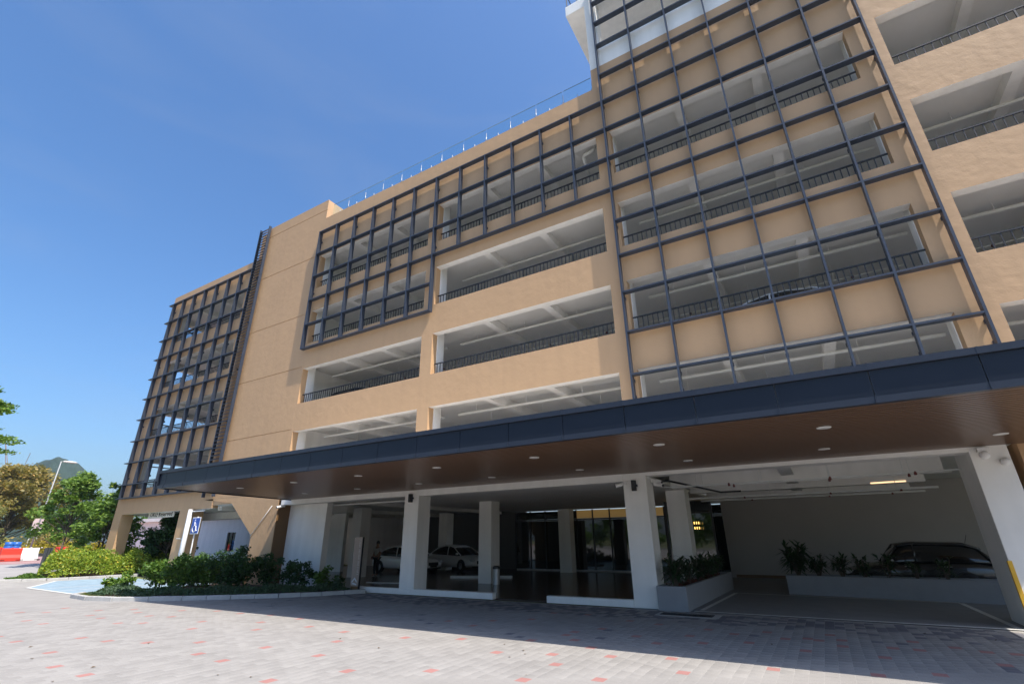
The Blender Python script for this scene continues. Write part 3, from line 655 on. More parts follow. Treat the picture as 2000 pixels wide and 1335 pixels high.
wrow = [gz(z) for z in (17.72, 16.32, 14.93, 13.53, 12.13, 10.74, 9.33, 7.92, 6.53, 5.17)]
for z in wrow: member('transom', S2, -33.45, -23.42, SF+.002, SD-.002, z-BH, z+BH)
member('base_plate', S2, -33.2, -22.8, SF, WY, gz(4.34), gz(4.40))
for x in wx[::2]:
    for z in (17.2, 13.0, 8.9, 5.6): box('bracket', STEEL, S2, x-.04, x+.04, SD-.01, WY+.004, z-.05, z+.05)
# stub fins of the end elevation
for z in wrow[1:]: member('side_fin', S2, -33.68, -33.46, WY+.1, 8, z-BH, z+BH)
LV = thing('louvre_screen', 'tall narrow steel louvre ladder between the left wing and the blank wall', 'louvre', (-22.9, 0.1, 4))
for x in (-23.42, -22.48): member('post', LV, x-.03, x+.03, .1, .26, 4.0, 20.68)
LS = MB().face([(-.445, -.08, -.05), (.445, -.08, -.05), (.445, .06, .05), (-.445, .06, .05)])
lm = MB(); lm.v = [(-.445, -.09, -.05), (.445, -.09, -.05), (.445, .07, .05), (-.445, .07, .05), (-.445, -.09, -.03), (.445, -.09, -.03), (.445, .07, .07), (-.445, .07, .07)]
lm.f = [(0, 3, 2, 1), (4, 5, 6, 7), (0, 1, 5, 4), (1, 2, 6, 5), (2, 3, 7, 6), (3, 0, 4, 7)]; lm.m = [0]*6
LM = lm.mesh('slat', STEEL, fix=False)
for i in range(80): obj('slat', LM, LV, loc=Vector((-22.95, .18, 4.3+i*.205))-LV.location)
for i in range(6): member('stay', LV, -23.0, -22.9, .255, WY, 5+i*3, 5.06+i*3)

# ------------------------------------------------------------------ entrance canopy
C = thing('entrance_canopy', 'long dark entrance canopy with brown strip soffit and round downlights', 'canopy', (-4, -2.7, 3.6))
CYF, CZ0, CZ1, CXR = -5.70, 3.53, 4.13, 8.95
def cxl(y): return -15.3+(-16.3+15.3)*(y-CYF)/(WY-CYF)
joints = [1.45+1.2555*k for k in range(-14, 8)]
edges = [cxl(CYF)]+[j for j in joints if cxl(CYF)+.3 < j < CXR-.2]+[CXR]
for a, c in zip(edges[:-1], edges[1:]):
    box('fascia_panel', FASCIA, C, a+.006, c-.006, CYF+.05, CYF+.075, CZ0+.1, CZ1-.1)
    box('top_trim', FLANGE, C, a+.002, c-.002, CYF, CYF+.12, CZ1-.1, CZ1); box('bottom_trim', FLANGE, C, a+.002, c-.002, CYF+.01, CYF+.12, CZ0, CZ0+.1)
    box('joint_cover', FLANGE, C, c-.012, c+.012, CYF-.004, CYF+.06, CZ0-.002, CZ0+.102); box('joint_cover', FLANGE, C, c-.012, c+.012, CYF-.004, CYF+.06, CZ1-.102, CZ1+.003)
b = MB(); b.prism_z([(cxl(CYF)+.01, CYF+.125), (CXR-.01, CYF+.125), (CXR-.01, WY-.004), (cxl(WY)+.01, WY-.004)], CZ0+.11, CZ1-.02); b.build('roof_deck', mat('pale_roof_sheet', (0.66, 0.65, 0.62), 0.5, var=0.08, vscale=1.2), C)
b = MB(); b.prism_z([(cxl(CYF)-.05, CYF+.001), (cxl(CYF)+.006, CYF+.001), (cxl(WY)+.006, WY-.003), (cxl(WY)-.05, WY-.003)], CZ0+.0, CZ1); b.build('end_fascia', FASCIA, C)
box('end_fascia', FASCIA, C, CXR, CXR+.05, CYF+.001, WY-.003, CZ0, CZ1)
y = CYF+.13; k = 0
while y < WY-.02:
    y1 = min(y+.106, WY-.006); xl = cxl(y)+.01
    box('soffit_slat', SOFFIT, C, xl+.01, CXR-.01, y, y1, CZ0+.03, CZ0+.07); y += .146
for i in range(9):
    for yy in (-4.0, -1.33):
        x = 7.5-2.95*i; x = x if yy < -2 else x-.0
        if x < cxl(yy)+.8: continue
        l = MB().lathe([(.085, .004), (.115, .0), (.118, .012), (.085, .014)], 24, (x, yy, CZ0+.014)).build('downlight_ring', LAMPW, C, smooth=True)
        MB().lathe([(.0001, .006), (.086, .006)], 24, (x, yy, CZ0+.014)).build('diffuser', LAMPW, l, fix=False)

# ------------------------------------------------------------------ roof glass balustrade
R = thing('glass_balustrade', 'frameless glass balustrade with steel clamps along the roof parapet', 'balustrade', (-8, .6, 19.3))
n = 12; x0, x1 = -16.95, -.5
for i in range(n):
    a = x0+(x1-x0)*i/n; c = x0+(x1-x0)*(i+1)/n
    box('glass_panel', BALGLASS, R, a+.03, c-.03, .612, .624, 19.42, 20.36)
    h = box('top_edge', mat('glass_edge', (0.16, 0.24, 0.30), 0.2, spec=0.8) if i == 0 else bpy.data.materials['glass_edge'], R, a+.03, c-.03, .608, .628, 20.361, 20.385)
    p = MB().tube([(c, .60, 19.33), (c, .60, 20.1)], .014, 8).build('post', STAIN, R, smooth=True)
    box('clamp', STAIN, p, c-.05, c+.05, .59, .635, 19.62, 19.70)
    p = MB().tube([((a+c)/2, .6, 19.33), ((a+c)/2, .6, 19.75)], .018, 8).build('spigot', STAIN, R, smooth=True)

# ------------------------------------------------------------------ vehicles
def loft(stations, n_half):
    """stations: list of (x, [(y,z)...]) half sections from bottom centre to top centre, mirrored"""
    b = MB(); rings = []
    for x, half in stations:
        ring = [(x, y, z) for y, z in half]+[(x, -y, z) for y, z in reversed(half)]
        rings.append(len(b.v)); b.v += ring
    n = 2*n_half
    for a, c in zip(rings[:-1], rings[1:]):
        for j in range(n): b.f.append((a+j, a+(j+1) % n, c+(j+1) % n, c+j)); b.m.append(0)
    b.f.append(tuple(rings[0]+j for j in range(n))); b.f.append(tuple(rings[-1]+n-1-j for j in range(n))); b.m += [0, 0]
    return b
def make_car(label, paint, hatch=False, L=4.6, W=1.8, H=1.47, group=None):
    t = thing('parked_car', label, 'car', (0, 0, 0), group); h = L/2; w = W/2
    nose = [(-h, .34, .82, .70*w/w), (-h+.08, .26, .90, .90), (-h+.5, .22, .98 if not hatch else .96, .985), (-h+1.1, .20, 1.0 if not hatch else .95, 1.0), (0, .2, .94, 1.0), (h-1.25, .2, .90, 1.0), (h-.55, .22, .80, .98), (h-.12, .27, .66, .90), (h, .34, .56, .72)]
    st = []
    for x, zl, zt, k in nose:
        ww = w*k; st.append((x, [(0.0, zl), (ww*.86, zl), (ww*.98, zl+.16), (ww, (zl+zt)/2), (ww*.97, zt-.09), (ww*.86, zt), (0.0, zt+.05)]))
    body = loft(st, 7).build('body', paint, t, smooth=True)
    m = body.modifiers.new('sub', 'SUBSURF'); m.levels = 2; m.render_levels = 2
    if hatch: gh = [(-h+.06, .92, .93, .80), (-h+.35, .92, H-.18, .76), (-h+.75, .93, H-.03, .75), (0, .93, H, .76), (.45, .92, H-.06, .75), (h-1.15, .88, .91, .80)]
    else: gh = [(-h+.38, .95, .97, .80), (-h+1.15, .96, H-.12, .71), (-h+1.9, .95, H, .72), (.1, .93, H-.015, .73), (.55, .92, H-.12, .74), (h-.98, .86, .88, .84)]
    st = []
    for x, zb, zr, k in gh: st.append((x, [(0.0, zb-.06), (w*.92, zb-.06), (w*.90, zb), (w*(k+.09), (zb*.45+zr*.55)), (w*k, zr-.02), (w*k*.8, zr+.012), (0.0, zr+.03)]))
    g = loft(st, 7).build('window_band', CARGLASS, t, smooth=True)
    m = g.modifiers.new('sub', 'SUBSURF'); m.levels = 1; m.render_levels = 1
    # roof skin and pillars in body colour
    rs = []
    for x, zb, zr, k in gh[1:-1]: rs.append((x, [(0.0, zr+.015), (w*k*.7, zr-.002), (w*k*.98, zr-.05), (w*k*1.02, zr-.045), (w*k*.86, zr+.022), (0.0, zr+.042)]))
    rf = loft(rs, 6).build('roof', paint, t, smooth=True)
    for s in (-1, 1):
        for (xa, za), (xb, zb) in (((gh[-1][0]-.05, .90), (gh[-2][0]-.02, gh[-2][2]-.02)), ((.02, .92), (-.02, gh[3][2]-.03)), ((gh[0][0]+.12, .95), (gh[1][0]+.1, gh[1][2]-.01))):
            MB().tube([(xa, s*w*.905, za), ((xa+xb)/2, s*w*.855, (za+zb)/2), (xb, s*w*.765, zb)], .032, 6).build('pillar', paint, t, smooth=True)
        mi = MB(); mi.box(gh[-1][0]-.32, gh[-1][0]-.2, s*w*.98 if s > 0 else s*w*1.14, s*w*1.14 if s > 0 else s*w*.98, .93, 1.05); mi.build('mirror', paint, t, bevel=.025)
        for hx in (.25, -.75):
            MB().box(hx-.1, hx+.1, s*w*1.0-.02, s*w*1.0+.02, .80, .825).build('door_handle', STAIN if paint is CARBLACK else paint, t, bevel=.006)
        MB().box(h-.32, h-.02, min(s*w*.55, s*w*.86), max(s*w*.55, s*w*.86), .55, .68).build('headlight', HEADL, t, bevel=.05)
        MB().box(-h-.01, -h+.2, min(s*w*.52, s*w*.9), max(s*w*.52, s*w*.9), .74, .90).build('tail_light', TAILL, t, bevel=.04)
        for x in (-h+.95, h-.92):
            ar = MB().lathe([(.0001, -.01), (.36, -.01), (.36, .02), (.0001, .02)], 24, (x, s*w*.985, .33), 'y').build('wheel_arch', BLACK, t)
            wl = MB().lathe([(.19, -.1), (.29, -.11), (.32, -.07), (.32, .07), (.29, .11), (.19, .1)], 26, (x, s*(w-.06), .32), 'y').build('wheel', TYRE, t, smooth=True)
            b = MB().lathe([(.0001, 0), (.19, 0), (.2, .02)], 20, (x, s*(w+.01), .32), 'y')
            for i in range(5):
                a = 2*PI*i/5; b.tube([(x+.03*math.cos(a), s*(w+.02), .32+.03*math.sin(a)), (x+.185*math.cos(a), s*(w+.025), .32+.185*math.sin(a))], .022, 5)
            b.build('rim', RIM, wl)
    MB().box(h-.06, h+.012, -w*.42, w*.42, .42, .60).build('grille', BLACK, t, bevel=.02)
    MB().box(h-.03, h+.02, -.26, .26, .33, .42).build('number_plate', BLACK, t)
    MB().box(h-.16, h-.02, -w*.72, w*.72, .24, .31).build('lower_intake', BLACK, t, bevel=.01)
    return t
c1 = make_car('white saloon car parked nearest behind the left lobby column', CARWHITE, L=4.7); c1.location = (-17.9, 10.0, .022); c1.rotation_euler.z = math.radians(-6)
c2 = copy_tree(c1); c2.location = (-16.3, 13.0, .022); c2.rotation_euler.z = math.radians(-14); c2['label'] = 'second white saloon car parked behind the first white car'
c3 = make_car('black hatchback parked behind the long planter on the right', CARBLACK, hatch=True, L=4.15, W=1.78, H=1.52); c3.location = (6.55, 8.1, .012); c3.rotation_euler.z = PI
MB().tube([(6.55+1.5, 8.1, 1.5), (6.55+1.6, 8.1, 1.75)], .008, 5).build('aerial', BLACK, c3).location = (0, 0, 0)
bpy.data.objects['aerial'].data.transform(Matrix.Translation((-6.55, -8.1, -.012))); bpy.data.objects['aerial'].data.transform(Matrix.Rotation(PI, 4, 'Z'))
c4 = copy_tree(c1); c4.location = (4.2, 1.98, 7.3); c4.rotation_euler.z = PI; c4['label'] = 'white car on the upper deck behind the tower screen'
c5 = make_car('dark slate car on the upper deck of the left bay', CARDARK, hatch=True, L=4.2); c5.location = (-14.2, 2.0, 7.3)

# ------------------------------------------------------------------ plants
def leaf_cloud(C, size, m, name, parent=None, flat=0.35, aspect=0.5, jitter=0.35, droop=0.0, kind=None):
    """one diamond leaf per centre, folded on its midrib"""
    C = np.asarray(C, float); n = len(C)
    d = RNG.normal(size=(n, 3)); d[:, 2] = d[:, 2]*flat-droop; d /= np.linalg.norm(d, axis=1)[:, None]
    u = RNG.normal(size=(n, 3)); u -= (u*d).sum(1)[:, None]*d; u /= np.linalg.norm(u, axis=1)[:, None]
    nn = np.cross(d, u); s = size*(1+jitter*RNG.uniform(-1, 1, (n, 1)))
    V = np.stack([C-d*s*.5, C+u*s*aspect*.5+nn*s*.08, C+d*s*.5, C-u*s*aspect*.5+nn*s*.08], 1)
    return obj(name, np_mesh(name, V, np.arange(4*n).reshape(n, 4), m), parent)
def blob(n, c, r, shell=0.5):
    d = RNG.normal(size=(n, 3)); d /= np.linalg.norm(d, axis=1)[:, None]
    k = (shell+(1-shell)*RNG.uniform(0, 1, (n, 1)))**0.8
    return np.asarray(c)+d*k*np.asarray(r)
def make_tree(name, label, base, height, crown_r, m, leaf=0.16, clumps=40, per=150, trunk_r=0.07, layered=False, clump_r=0.45, crown_low=0.35, cat='tree', lean=(0, 0), group=None):
    t = thing(name, label, cat, base, group); base = Vector(base)
    b = MB(); top = base+Vector((lean[0], lean[1], height*.86))
    mid = base.lerp(top, .5)+Vector((random.uniform(-.1, .1), random.uniform(-.1, .1), 0))
    b.tube([base-Vector((0, 0, .1)), mid, top], [trunk_r, trunk_r*.7, trunk_r*.25], 7)
    pts = []
    for i in range(clumps):
        f = random.random()
        if layered:
            lev = random.randint(0, 5)/5; z = height*(crown_low+(1-crown_low)*lev); rr = crown_r*(1-.55*lev)*math.sqrt(random.random()); a = random.uniform(0, 2*PI)
            c = base+Vector((lean[0]*z/height+rr*math.cos(a), lean[1]*z/height+rr*math.sin(a), z+.12*random.uniform(-1, 1))); r = (clump_r*1.5, clump_r*1.5, clump_r*.3)
        else:
            lev = f**.8; z = height*(crown_low+(1-crown_low)*lev); prof = math.sin(PI*min(1, .18+.78*lev))**.7
            rr = crown_r*prof*math.sqrt(random.uniform(.12, 1)); a = random.uniform(0, 2*PI)
            c = base+Vector((lean[0]*z/height+rr*math.cos(a), lean[1]*z/height+rr*math.sin(a), z)); q = clump_r*random.uniform(.6, 1.25); r = (q, q, q*.7)
        k = max(.1, min(.95, (c.z-base.z)/height-.15)); s = base.lerp(top, k)
        b.tube([s, s.lerp(c, .6)+Vector((0, 0, .08)), c], [trunk_r*.3, trunk_r*.2, trunk_r*.07], 5)
        pts.append(blob(int(per*random.uniform(.6, 1.3)), c, r, .25))
    b.build('trunk', BARK, t, smooth=True, fix=False)
    leaf_cloud(np.concatenate(pts), leaf, m, 'crown', t)
    return t
def make_shrub(name, label, base, rad, height, m, leaf=0.09, n=1500, cat='shrub', group=None):
    t = thing(name, label, cat, base, group); base = Vector(base); b = MB(); pts = []
    k = max(6, int(rad*14))
    for i in range(k):
        a = random.uniform(0, 2*PI); rr = rad*math.sqrt(random.random()); hh = height*random.uniform(.55, 1.05)*(1-.35*rr/rad)
        tip = base+Vector((rr*math.cos(a), rr*math.sin(a), hh)); b.tube([base+Vector((rr*.3*math.cos(a), rr*.3*math.sin(a), -.05)), base.lerp(tip, .6), tip], [.012, .009, .004], 4)
        q = rad*.32; pts.append(blob(int(n/k*.6), tip, (q, q, q*.8), .1)); pts.append(blob(int(n/k*.4), base.lerp(tip, .55), (q*1.1, q*1.1, hh*.4), .1))
    b.build('stems', BARK, t, fix=False)
    P = np.concatenate(pts); P[:, 2] = np.maximum(P[:, 2], base.z+.02)
    leaf_cloud(P, leaf, m, 'foliage', t, flat=.6)
    return t
def cover(name, label, poly, h, m, leaf, dens, seed=0, base=None, cat='ground cover'):
    """mass of low plants over a polygon, with a lumpy top"""
    xs = [p[0] for p in poly]; ys = [p[1] for p in poly]; area = (max(xs)-min(xs))*(max(ys)-min(ys)); n = int(area*dens)
    X = RNG.uniform(min(xs), max(xs), n); Y = RNG.uniform(min(ys), max(ys), n); ins = np.zeros(n, bool); j = len(poly)-1
    for i in range(len(poly)):
        xi, yi = poly[i]; xj, yj = poly[j]
        c = ((yi > Y) != (yj > Y)) & (X < (xj-xi)*(Y-yi)/(yj-yi+1e-12)+xi); ins ^= c; j = i
    X, Y = X[ins], Y[ins]
    lump = 0.62+.22*np.sin(X*2.1+seed)*np.cos(Y*2.7+seed*2)+.16*np.sin(X*5.3+1.3*seed)*np.sin(Y*4.9+seed)
    # thin to the edge
    ed = np.full(len(X), 9.0); j = len(poly)-1
    for i in range(len(poly)):
        ax, ay = poly[j]; bx, by = poly[i]; L2 = (bx-ax)**2+(by-ay)**2; tt = np.clip(((X-ax)*(bx-ax)+(Y-ay)*(by-ay))/L2, 0, 1)
        ed = np.minimum(ed, np.hypot(X-(ax+tt*(bx-ax)), Y-(ay+tt*(by-ay)))); j = i
    top = h*lump*np.clip(.35+ed/.5, 0, 1)
    Z = top*RNG.uniform(.1, 1.0, len(X))**.45
    z0 = np.array([zg(x) for x in X])+(base or 0)
    return tag(leaf_cloud(np.stack([X, Y, z0+Z], 1), leaf, m, name, flat=.7, kind='stuff'), label, cat, kind='stuff')

# shrub bed by the entrance
cover('low_groundcover', 'low grey-green ground cover edging the shrub bed by the kerb', [(-11.2, -.15), (-12.6, -2.0), (-14.9, -3.9), (-16.9, -5.1), (-18.2, -5.35), (-19.6, -5.2), (-19.9, -3.6), (-18.0, -3.8), (-16.0, -3.0), (-13.8, -.9), (-12.6, .1)], .34, L_GREY, .085, 900, 1, .07)
sh = [((-18.6, -3.1), 1.0, 1.25, L_MID, 'broad mid-green shrub nearest the blue parking bay', 2600), ((-17.2, -2.7), 1.0, 1.4, L_MID, 'tall leafy shrub in the middle of the entrance bed', 2800), ((-15.9, -1.9), .95, 1.45, L_DARK, 'dark green shrub in front of the slanted tan wall', 2400),
      ((-19.4, -1.6), .9, 1.2, L_MID, 'leafy shrub beside the white rain pipe', 2200), ((-17.9, -1.0), 1.0, 1.6, L_DARK, 'dark shrub rising against the white side wall', 2400), ((-15.0, -.9), .7, 1.25, L_DARK, 'sparse dark shrub touching the shade-brown wall return', 1100), ((-14.0, -.5), .6, 1.05, L_DARK, 'loose upright shrub before the white stub wall', 800), ((-13.1, .0), .55, .9, L_MID, 'small thin shrub right of the white stub wall', 600), ((-19.7, -4.2), .55, .8, L_BRIGHT, 'pale bushy plant at the tip of the entrance bed', 900), ((-12.1, .1), .3, .45, L_GREY, 'small silvery plant at the foot of the pylon sign', 300)]
for (x, y), r, h, m, lab, n in sh: make_shrub('shrub', lab, (x, y, .07), r*1.05, h*1.02, m, .12, int(n*1.5))
# strip of grass along the kerb
gp = [(x, y+.22) for x, y in KERBL[2:]]
pts = []
for (xa, ya), (xb, yb) in zip(gp[:-1], gp[1:]):
    k = 700; t_ = RNG.uniform(0, 1, k); o_ = RNG.uniform(-.1, .12, k); pts.append(np.stack([xa+(xb-xa)*t_, ya+(yb-ya)*t_+o_, np.full(k, .095)], 1))
tag(leaf_cloud(np.concatenate(pts), .06, leaf_mat('grass_blade', (.10, .13, .03), (.2, .22, .06)), 'grass_strip', flat=2.5, aspect=.15), 'thin strip of dry grass inside the kerb', 'grass', kind='stuff')

# hedge bed beyond the blue bay
HP = [(-30.4, -3.4), (-29.85, -1.6), (-29.8, .8), (-29.6, 3.0), (-32, 5.0), (-36.5, 4.5), (-36.0, -.5), (-33.0, -2.6)]
b = MB(); b.face([(x, y, zg(x)+.03) for x, y in HP]); tag(b.build('hedge_soil', SOIL, fix=False), kind='structure')
cover('yellow_hedge', 'broad yellow-green hedge bed between the blue bay and the road', HP, 1.6, L_YEL, .13, 950, 2, 0, 'hedge')
cover('hedge_edge', 'low dark green fringe at the left tip of the hedge bed', [(-31.4, -4.4), (-30.3, -3.9), (-30.3, -3.0), (-31.6, -3.2)], .42, L_MID, .09, 1500, 4)
p = on_x(80, 1121, -34.0)
bo = thing('bollard', 'dark grey grooved post standing at the tip of the hedge', 'post', (p[0], p[1], zg(-34)))
b = MB()
for q in (-.12, 0, .12): b.box(p[0]-.09, p[0]+.09, p[1]+q-.045, p[1]+q+.045, zg(-34)-.05, zg(-34)+1.35)
b.build('shaft', mat('charcoal_post', (.05, .055, .06), .5), bo, fix=False); box('core', BLACK, bo, p[0]-.06, p[0]+.06, p[1]-.16, p[1]+.16, zg(-34)-.05, zg(-34)+1.32)

# trees on the left
make_tree('young_tree', 'bushy young tree with bright leaves behind the hedge', (-38.0, -.3, zg(-38)), 5.8, 1.95, L_TREE, .25, 50, 105, .07, clump_r=.5, crown_low=.22)
make_tree('young_tree', 'second young tree, darker, close to the wing pillar', (-35.2, .9, zg(-35)), 4.3, 1.8, L_TREE, .24, 52, 115, .06, clump_r=.5, crown_low=.2)
make_tree('young_tree', 'slim pale young tree top showing beside the wing corner', (-36.0, 1.0, zg(-36)), 5.2, .8, L_BRIGHT, .2, 16, 90, .05, clump_r=.35, crown_low=.55)
make_tree('evergreen_tree', 'dense dark evergreen standing in the undercroft between two pillars', (-30.8, 2.6, .2), 3.1, 1.3, L_DARK, .17, 70, 190, .06, clump_r=.45, crown_low=.06)
make_tree('evergreen_tree', 'slender dark plant before the undercroft doorway', (-24.2, 6.8, 0), 2.6, .7, L_DARK, .16, 16, 90, .04, clump_r=.3, crown_low=.3)
cover('undercroft_planting', 'dark low planting inside the undercroft', [(-33, 1.4), (-22, 1.4), (-20.5, 3.6), (-33, 4.4)], .55, L_DARK, .11, 500, 6)
# tree at the left edge: only the tiered branch tips reach into the picture
make_tree('tiered_tree', 'tiered almond-like tree whose branch tips enter at the left edge', (-27.0, -9.25, .0), 8.3, 3.0, L_BRIGHT, .15, 80, 150, .12, layered=True, clump_r=.42, crown_low=.70)
# far trees, shrubs, hill
make_tree('broad_tree', 'large olive-brown tree in front of the rocky hill', (-100, 13.0, .8), 12.0, 6.4, L_BROWN, .5, 90, 170, .3, clump_r=1.5, crown_low=.3)
make_tree('broad_tree', 'olive-brown tree left of the big one, further down the slope', (-98, 6.0, .8), 9.5, 5.0, L_BROWN, .45, 60, 150, .25, clump_r=1.3, crown_low=.25)
make_tree('broad_tree', 'green tree beyond the road behind the lamp post', (-86, 16.0, .8), 6.5, 3.6, L_MID, .38, 45, 140, .18, clump_r=1.0, crown_low=.2)
make_tree('broad_tree', 'round green tree at the left edge beyond the road', (-80, -1.5, .8), 5.6, 2.6, L_MID, .34, 36, 140, .16, clump_r=.9, crown_low=.12)
make_tree('broad_tree', 'thin yellowish tree above the far hedge', (-84, 6.5, .8), 6.0, 2.6, leaf_mat('leaf_pale_olive', (.17, .18, .06), (.3, .28, .09)), .3, 30, 90, .12, clump_r=.9, crown_low=.2)
make_tree('broad_tree', 'green tree partly hidden by the wing corner', (-90, 27, .8), 8.0, 4.2, L_MID, .4, 50, 140, .2, clump_r=1.1, crown_low=.2)
for (y0, y1, lab) in ((-22, 4, 'flowering yellow hedge across the road by the barriers'), (4.4, 30, 'yellow hedge across the road behind the young trees')):
    cover('far_hedge', lab, [(-63.5, y0), (-61.2, y0), (-61.2, y1), (-63.5, y1)], 1.5, leaf_mat('leaf_yellow_flower', (.22, .2, .02), (.45, .33, .03)), .26, 130, 3, .03, 'hedge')
for i, (x, y, lab) in enumerate(((-72, -10, 'low bush beyond the far hedge at the left edge'), (-74, 10, 'low bush beyond the far hedge under the olive tree'), (-70, 20, 'low bush beyond the far hedge near the wing'), (-76, 0, 'low bush beyond the far hedge behind the red barrier'))):
    make_shrub('far_bush', lab, (x, y, .8), 2.6, 2.6, (L_MID, L_BROWN, L_MID, L_YEL)[i], .3, 1500)

def hill(name, c, rx, ry, h, seed):
    n = 70; b = MB(); r2 = np.random.default_rng(seed); ph = r2.uniform(0, 6, 12); xs = np.linspace(-1, 1, n)
    for i in range(n):
        for j in range(n):
            u, v = xs[i], xs[j]; d = math.hypot(u, v); z = max(0.0, 1-d**3.2)**.55
            z *= 1+.05*math.sin(4*u+ph[0])*math.cos(3*v+ph[1])+.025*math.sin(11*u+ph[2])*math.sin(9*v+ph[3])+.015*math.sin(23*u+ph[4])*math.sin(21*v+ph[5])
            b.v.append((c[0]+u*rx*(1+.02*math.sin(17*v)), c[1]+v*ry*(1+.02*math.sin(15*u)), c[2]+h*z-.5))
    for i in range(n-1):
        for j in range(n-1): b.f.append((i*n+j, (i+1)*n+j, (i+1)*n+j+1, i*n+j+1)); b.m.append(0)
    return tag(b.build(name, HILLM, smooth=True, fix=False), kind='structure')
HILLM, _n, _b = new_mat('wooded_limestone')
N_, L_ = _n.nodes.new, _n.links.new
g_ = N_('ShaderNodeNewGeometry'); t_ = N_('ShaderNodeTexNoise'); t_.inputs['Scale'].default_value = .05; t_.inputs['Detail'].default_value = 9; L_(g_.outputs['Position'], t_.inputs['Vector'])
sx = N_('ShaderNodeSeparateXYZ'); L_(g_.outputs['Normal'], sx.inputs[0]); ad = N_('ShaderNodeMath'); ad.operation = 'MULTIPLY_ADD'; L_(t_.outputs[0], ad.inputs[0]); ad.inputs[1].default_value = 1.2; L_(sx.outputs[2], ad.inputs[2])
cr_ = N_('ShaderNodeValToRGB'); L_(ad.outputs[0], cr_.inputs[0]); cr_.color_ramp.elements[0].position = .68; cr_.color_ramp.elements[0].color = (.13, .14, .14, 1); cr_.color_ramp.elements[1].position = .82; cr_.color_ramp.elements[1].color = (.025, .045, .028, 1); L_(cr_.outputs[0], _b.inputs['Base Color'])
bp_ = N_('ShaderNodeBump'); bp_.inputs['Strength'].default_value = 1; bp_.inputs['Distance'].default_value = 5; L_(t_.outputs[0], bp_.inputs['Height']); L_(bp_.outputs[0], _b.inputs['Normal']); _b.inputs['Roughness'].default_value = .95
hp = on_x(118, 900, -700); hq = on_x(179, 960, -700)
hill('hills', (-700, hp[1], 0), 80, (hq[1]-hp[1])*1.02, hp[2]*.98, 3)
hp = on_x(30, 960, -560); hill('hills', (-560, hp[1], 0), 80, 60, hp[2], 5)

# ------------------------------------------------------------------ road things on the left
RB = mat('barrier_red', (.62, .05, .03), .45); WB = mat('barrier_white', (.78, .78, .76), .45)
def barrier(label, px, py, m, X, L=2.0, rot=0):
    p = on_x(px, py, X); t = thing('traffic_barrier', label, 'barrier', (p[0], p[1], zg(X)+.012), 'water-filled barriers on the road')
    prof = [(-.28, 0), (.28, 0), (.26, .22), (.13, .42), (.11, .80), (.05, .84), (-.05, .84), (-.11, .80), (-.13, .42), (-.26, .22)]
    b = MB(); n = len(prof)
    for yy in (-L/2, L/2): b.v += [(x, yy, z) for x, z in prof]
    b.f.append(tuple(range(n))); b.f.append(tuple(2*n-1-k for k in range(n)))
    for k in range(n): b.f.append((k, (k+1) % n, n+(k+1) % n, n+k))
    b.m = [0]*len(b.f); o = obj('shell', b.mesh('shell', m), t, .03, loc=(0, 0, 0))
    for yy in (-.45, .45): obj('fork_hole', MB().box(-.275, .275, yy-.16, yy+.16, .03, .1).mesh('fork_hole', BLACK), t, loc=(0, 0, 0))
    for yy in (-.6, 0, .6): obj('filler_cap', MB().lathe([(0.001, .88), (.06, .88), (.06, .83)], 10, (0, yy, 0)).mesh('filler_cap', m), t, loc=(0, 0, 0))
    t.rotation_euler.z = rot
    return t
barrier('red plastic barrier at the left edge of the road', 16, 1095, RB, -45, 1.1)
barrier('white plastic barrier right of the red one', 53, 1093, WB, -45, .95)
barrier('red plastic barrier farther back beside the young tree', 129, 1087, RB, -49, 1.9, math.radians(18))
barrier('red plastic barrier cut off by the left edge, behind the nearer one', -5, 1084, RB, -50, 1.6, .3)
for i, (px, lab) in enumerate(((13, 'left blue drum behind the red barrier'), (26, 'right blue drum behind the red barrier'))):
    p = on_x(px, 1080, -49); t = thing('plastic_drum', lab, 'drum', (p[0], p[1], zg(-49)+.012))
    obj('drum_body', MB().lathe([(.001, 0), (.28, 0), (.29, .3), (.27, .32), (.29, .34), (.29, .62), (.27, .64), (.29, .66), (.28, .92), (.001, .93)], 16).mesh('drum_body', mat('drum_blue', (.02, .12, .42), .4), True), t, loc=(0, 0, .3)); obj('pallet', MB().box(-.4, .4, -.4, .4, 0, .3).mesh('pallet', BARK), t, loc=(0, 0, 0))
p = on_x(92, 975, -55.0)
lp = thing('street_lamp', 'tall pale street lamp with a flat white head', 'street lamp', (p[0], p[1]-.05, .8))
b = MB(); b.tube([(p[0], p[1]-.05, .7), (p[0], p[1]+.1, 8.95)], [.075, .045], 10); b.build('pole', mat('lamp_pole', (.30, .31, .31), .5), lp, smooth=True)
b = MB(); b.v = []; b.lathe([(.001, .10), (.25, .08), (.42, .0), (.30, -.05), (.001, -.06)], 18, (0, 0, 0)); me = b.mesh('lamp_head', LAMPW, True); me.transform(Matrix.Diagonal((.55, 1.5, 1, 1))); obj('lamp_head', me, lp, loc=Vector((p[0], p[1]+.75, 8.95))-lp.location)
p = on_x(77, 1012, -75); p2 = on_x(77, 1032, -75)
sg = thing('road_sign', 'small pink and white board on posts under the far trees', 'sign', (p[0], p[1], .8))
box('board', mat('board_pink', (.6, .45, .45), .5), sg, p[0]-.05, p[0]+.05, p[1]-.45, p[1]+.45, p2[2], p[2])
for q in (-.35, .35): box('leg', GALV, sg, p[0]-.04, p[0]+.04, p[1]+q-.04, p[1]+q+.04, .8, p2[2])
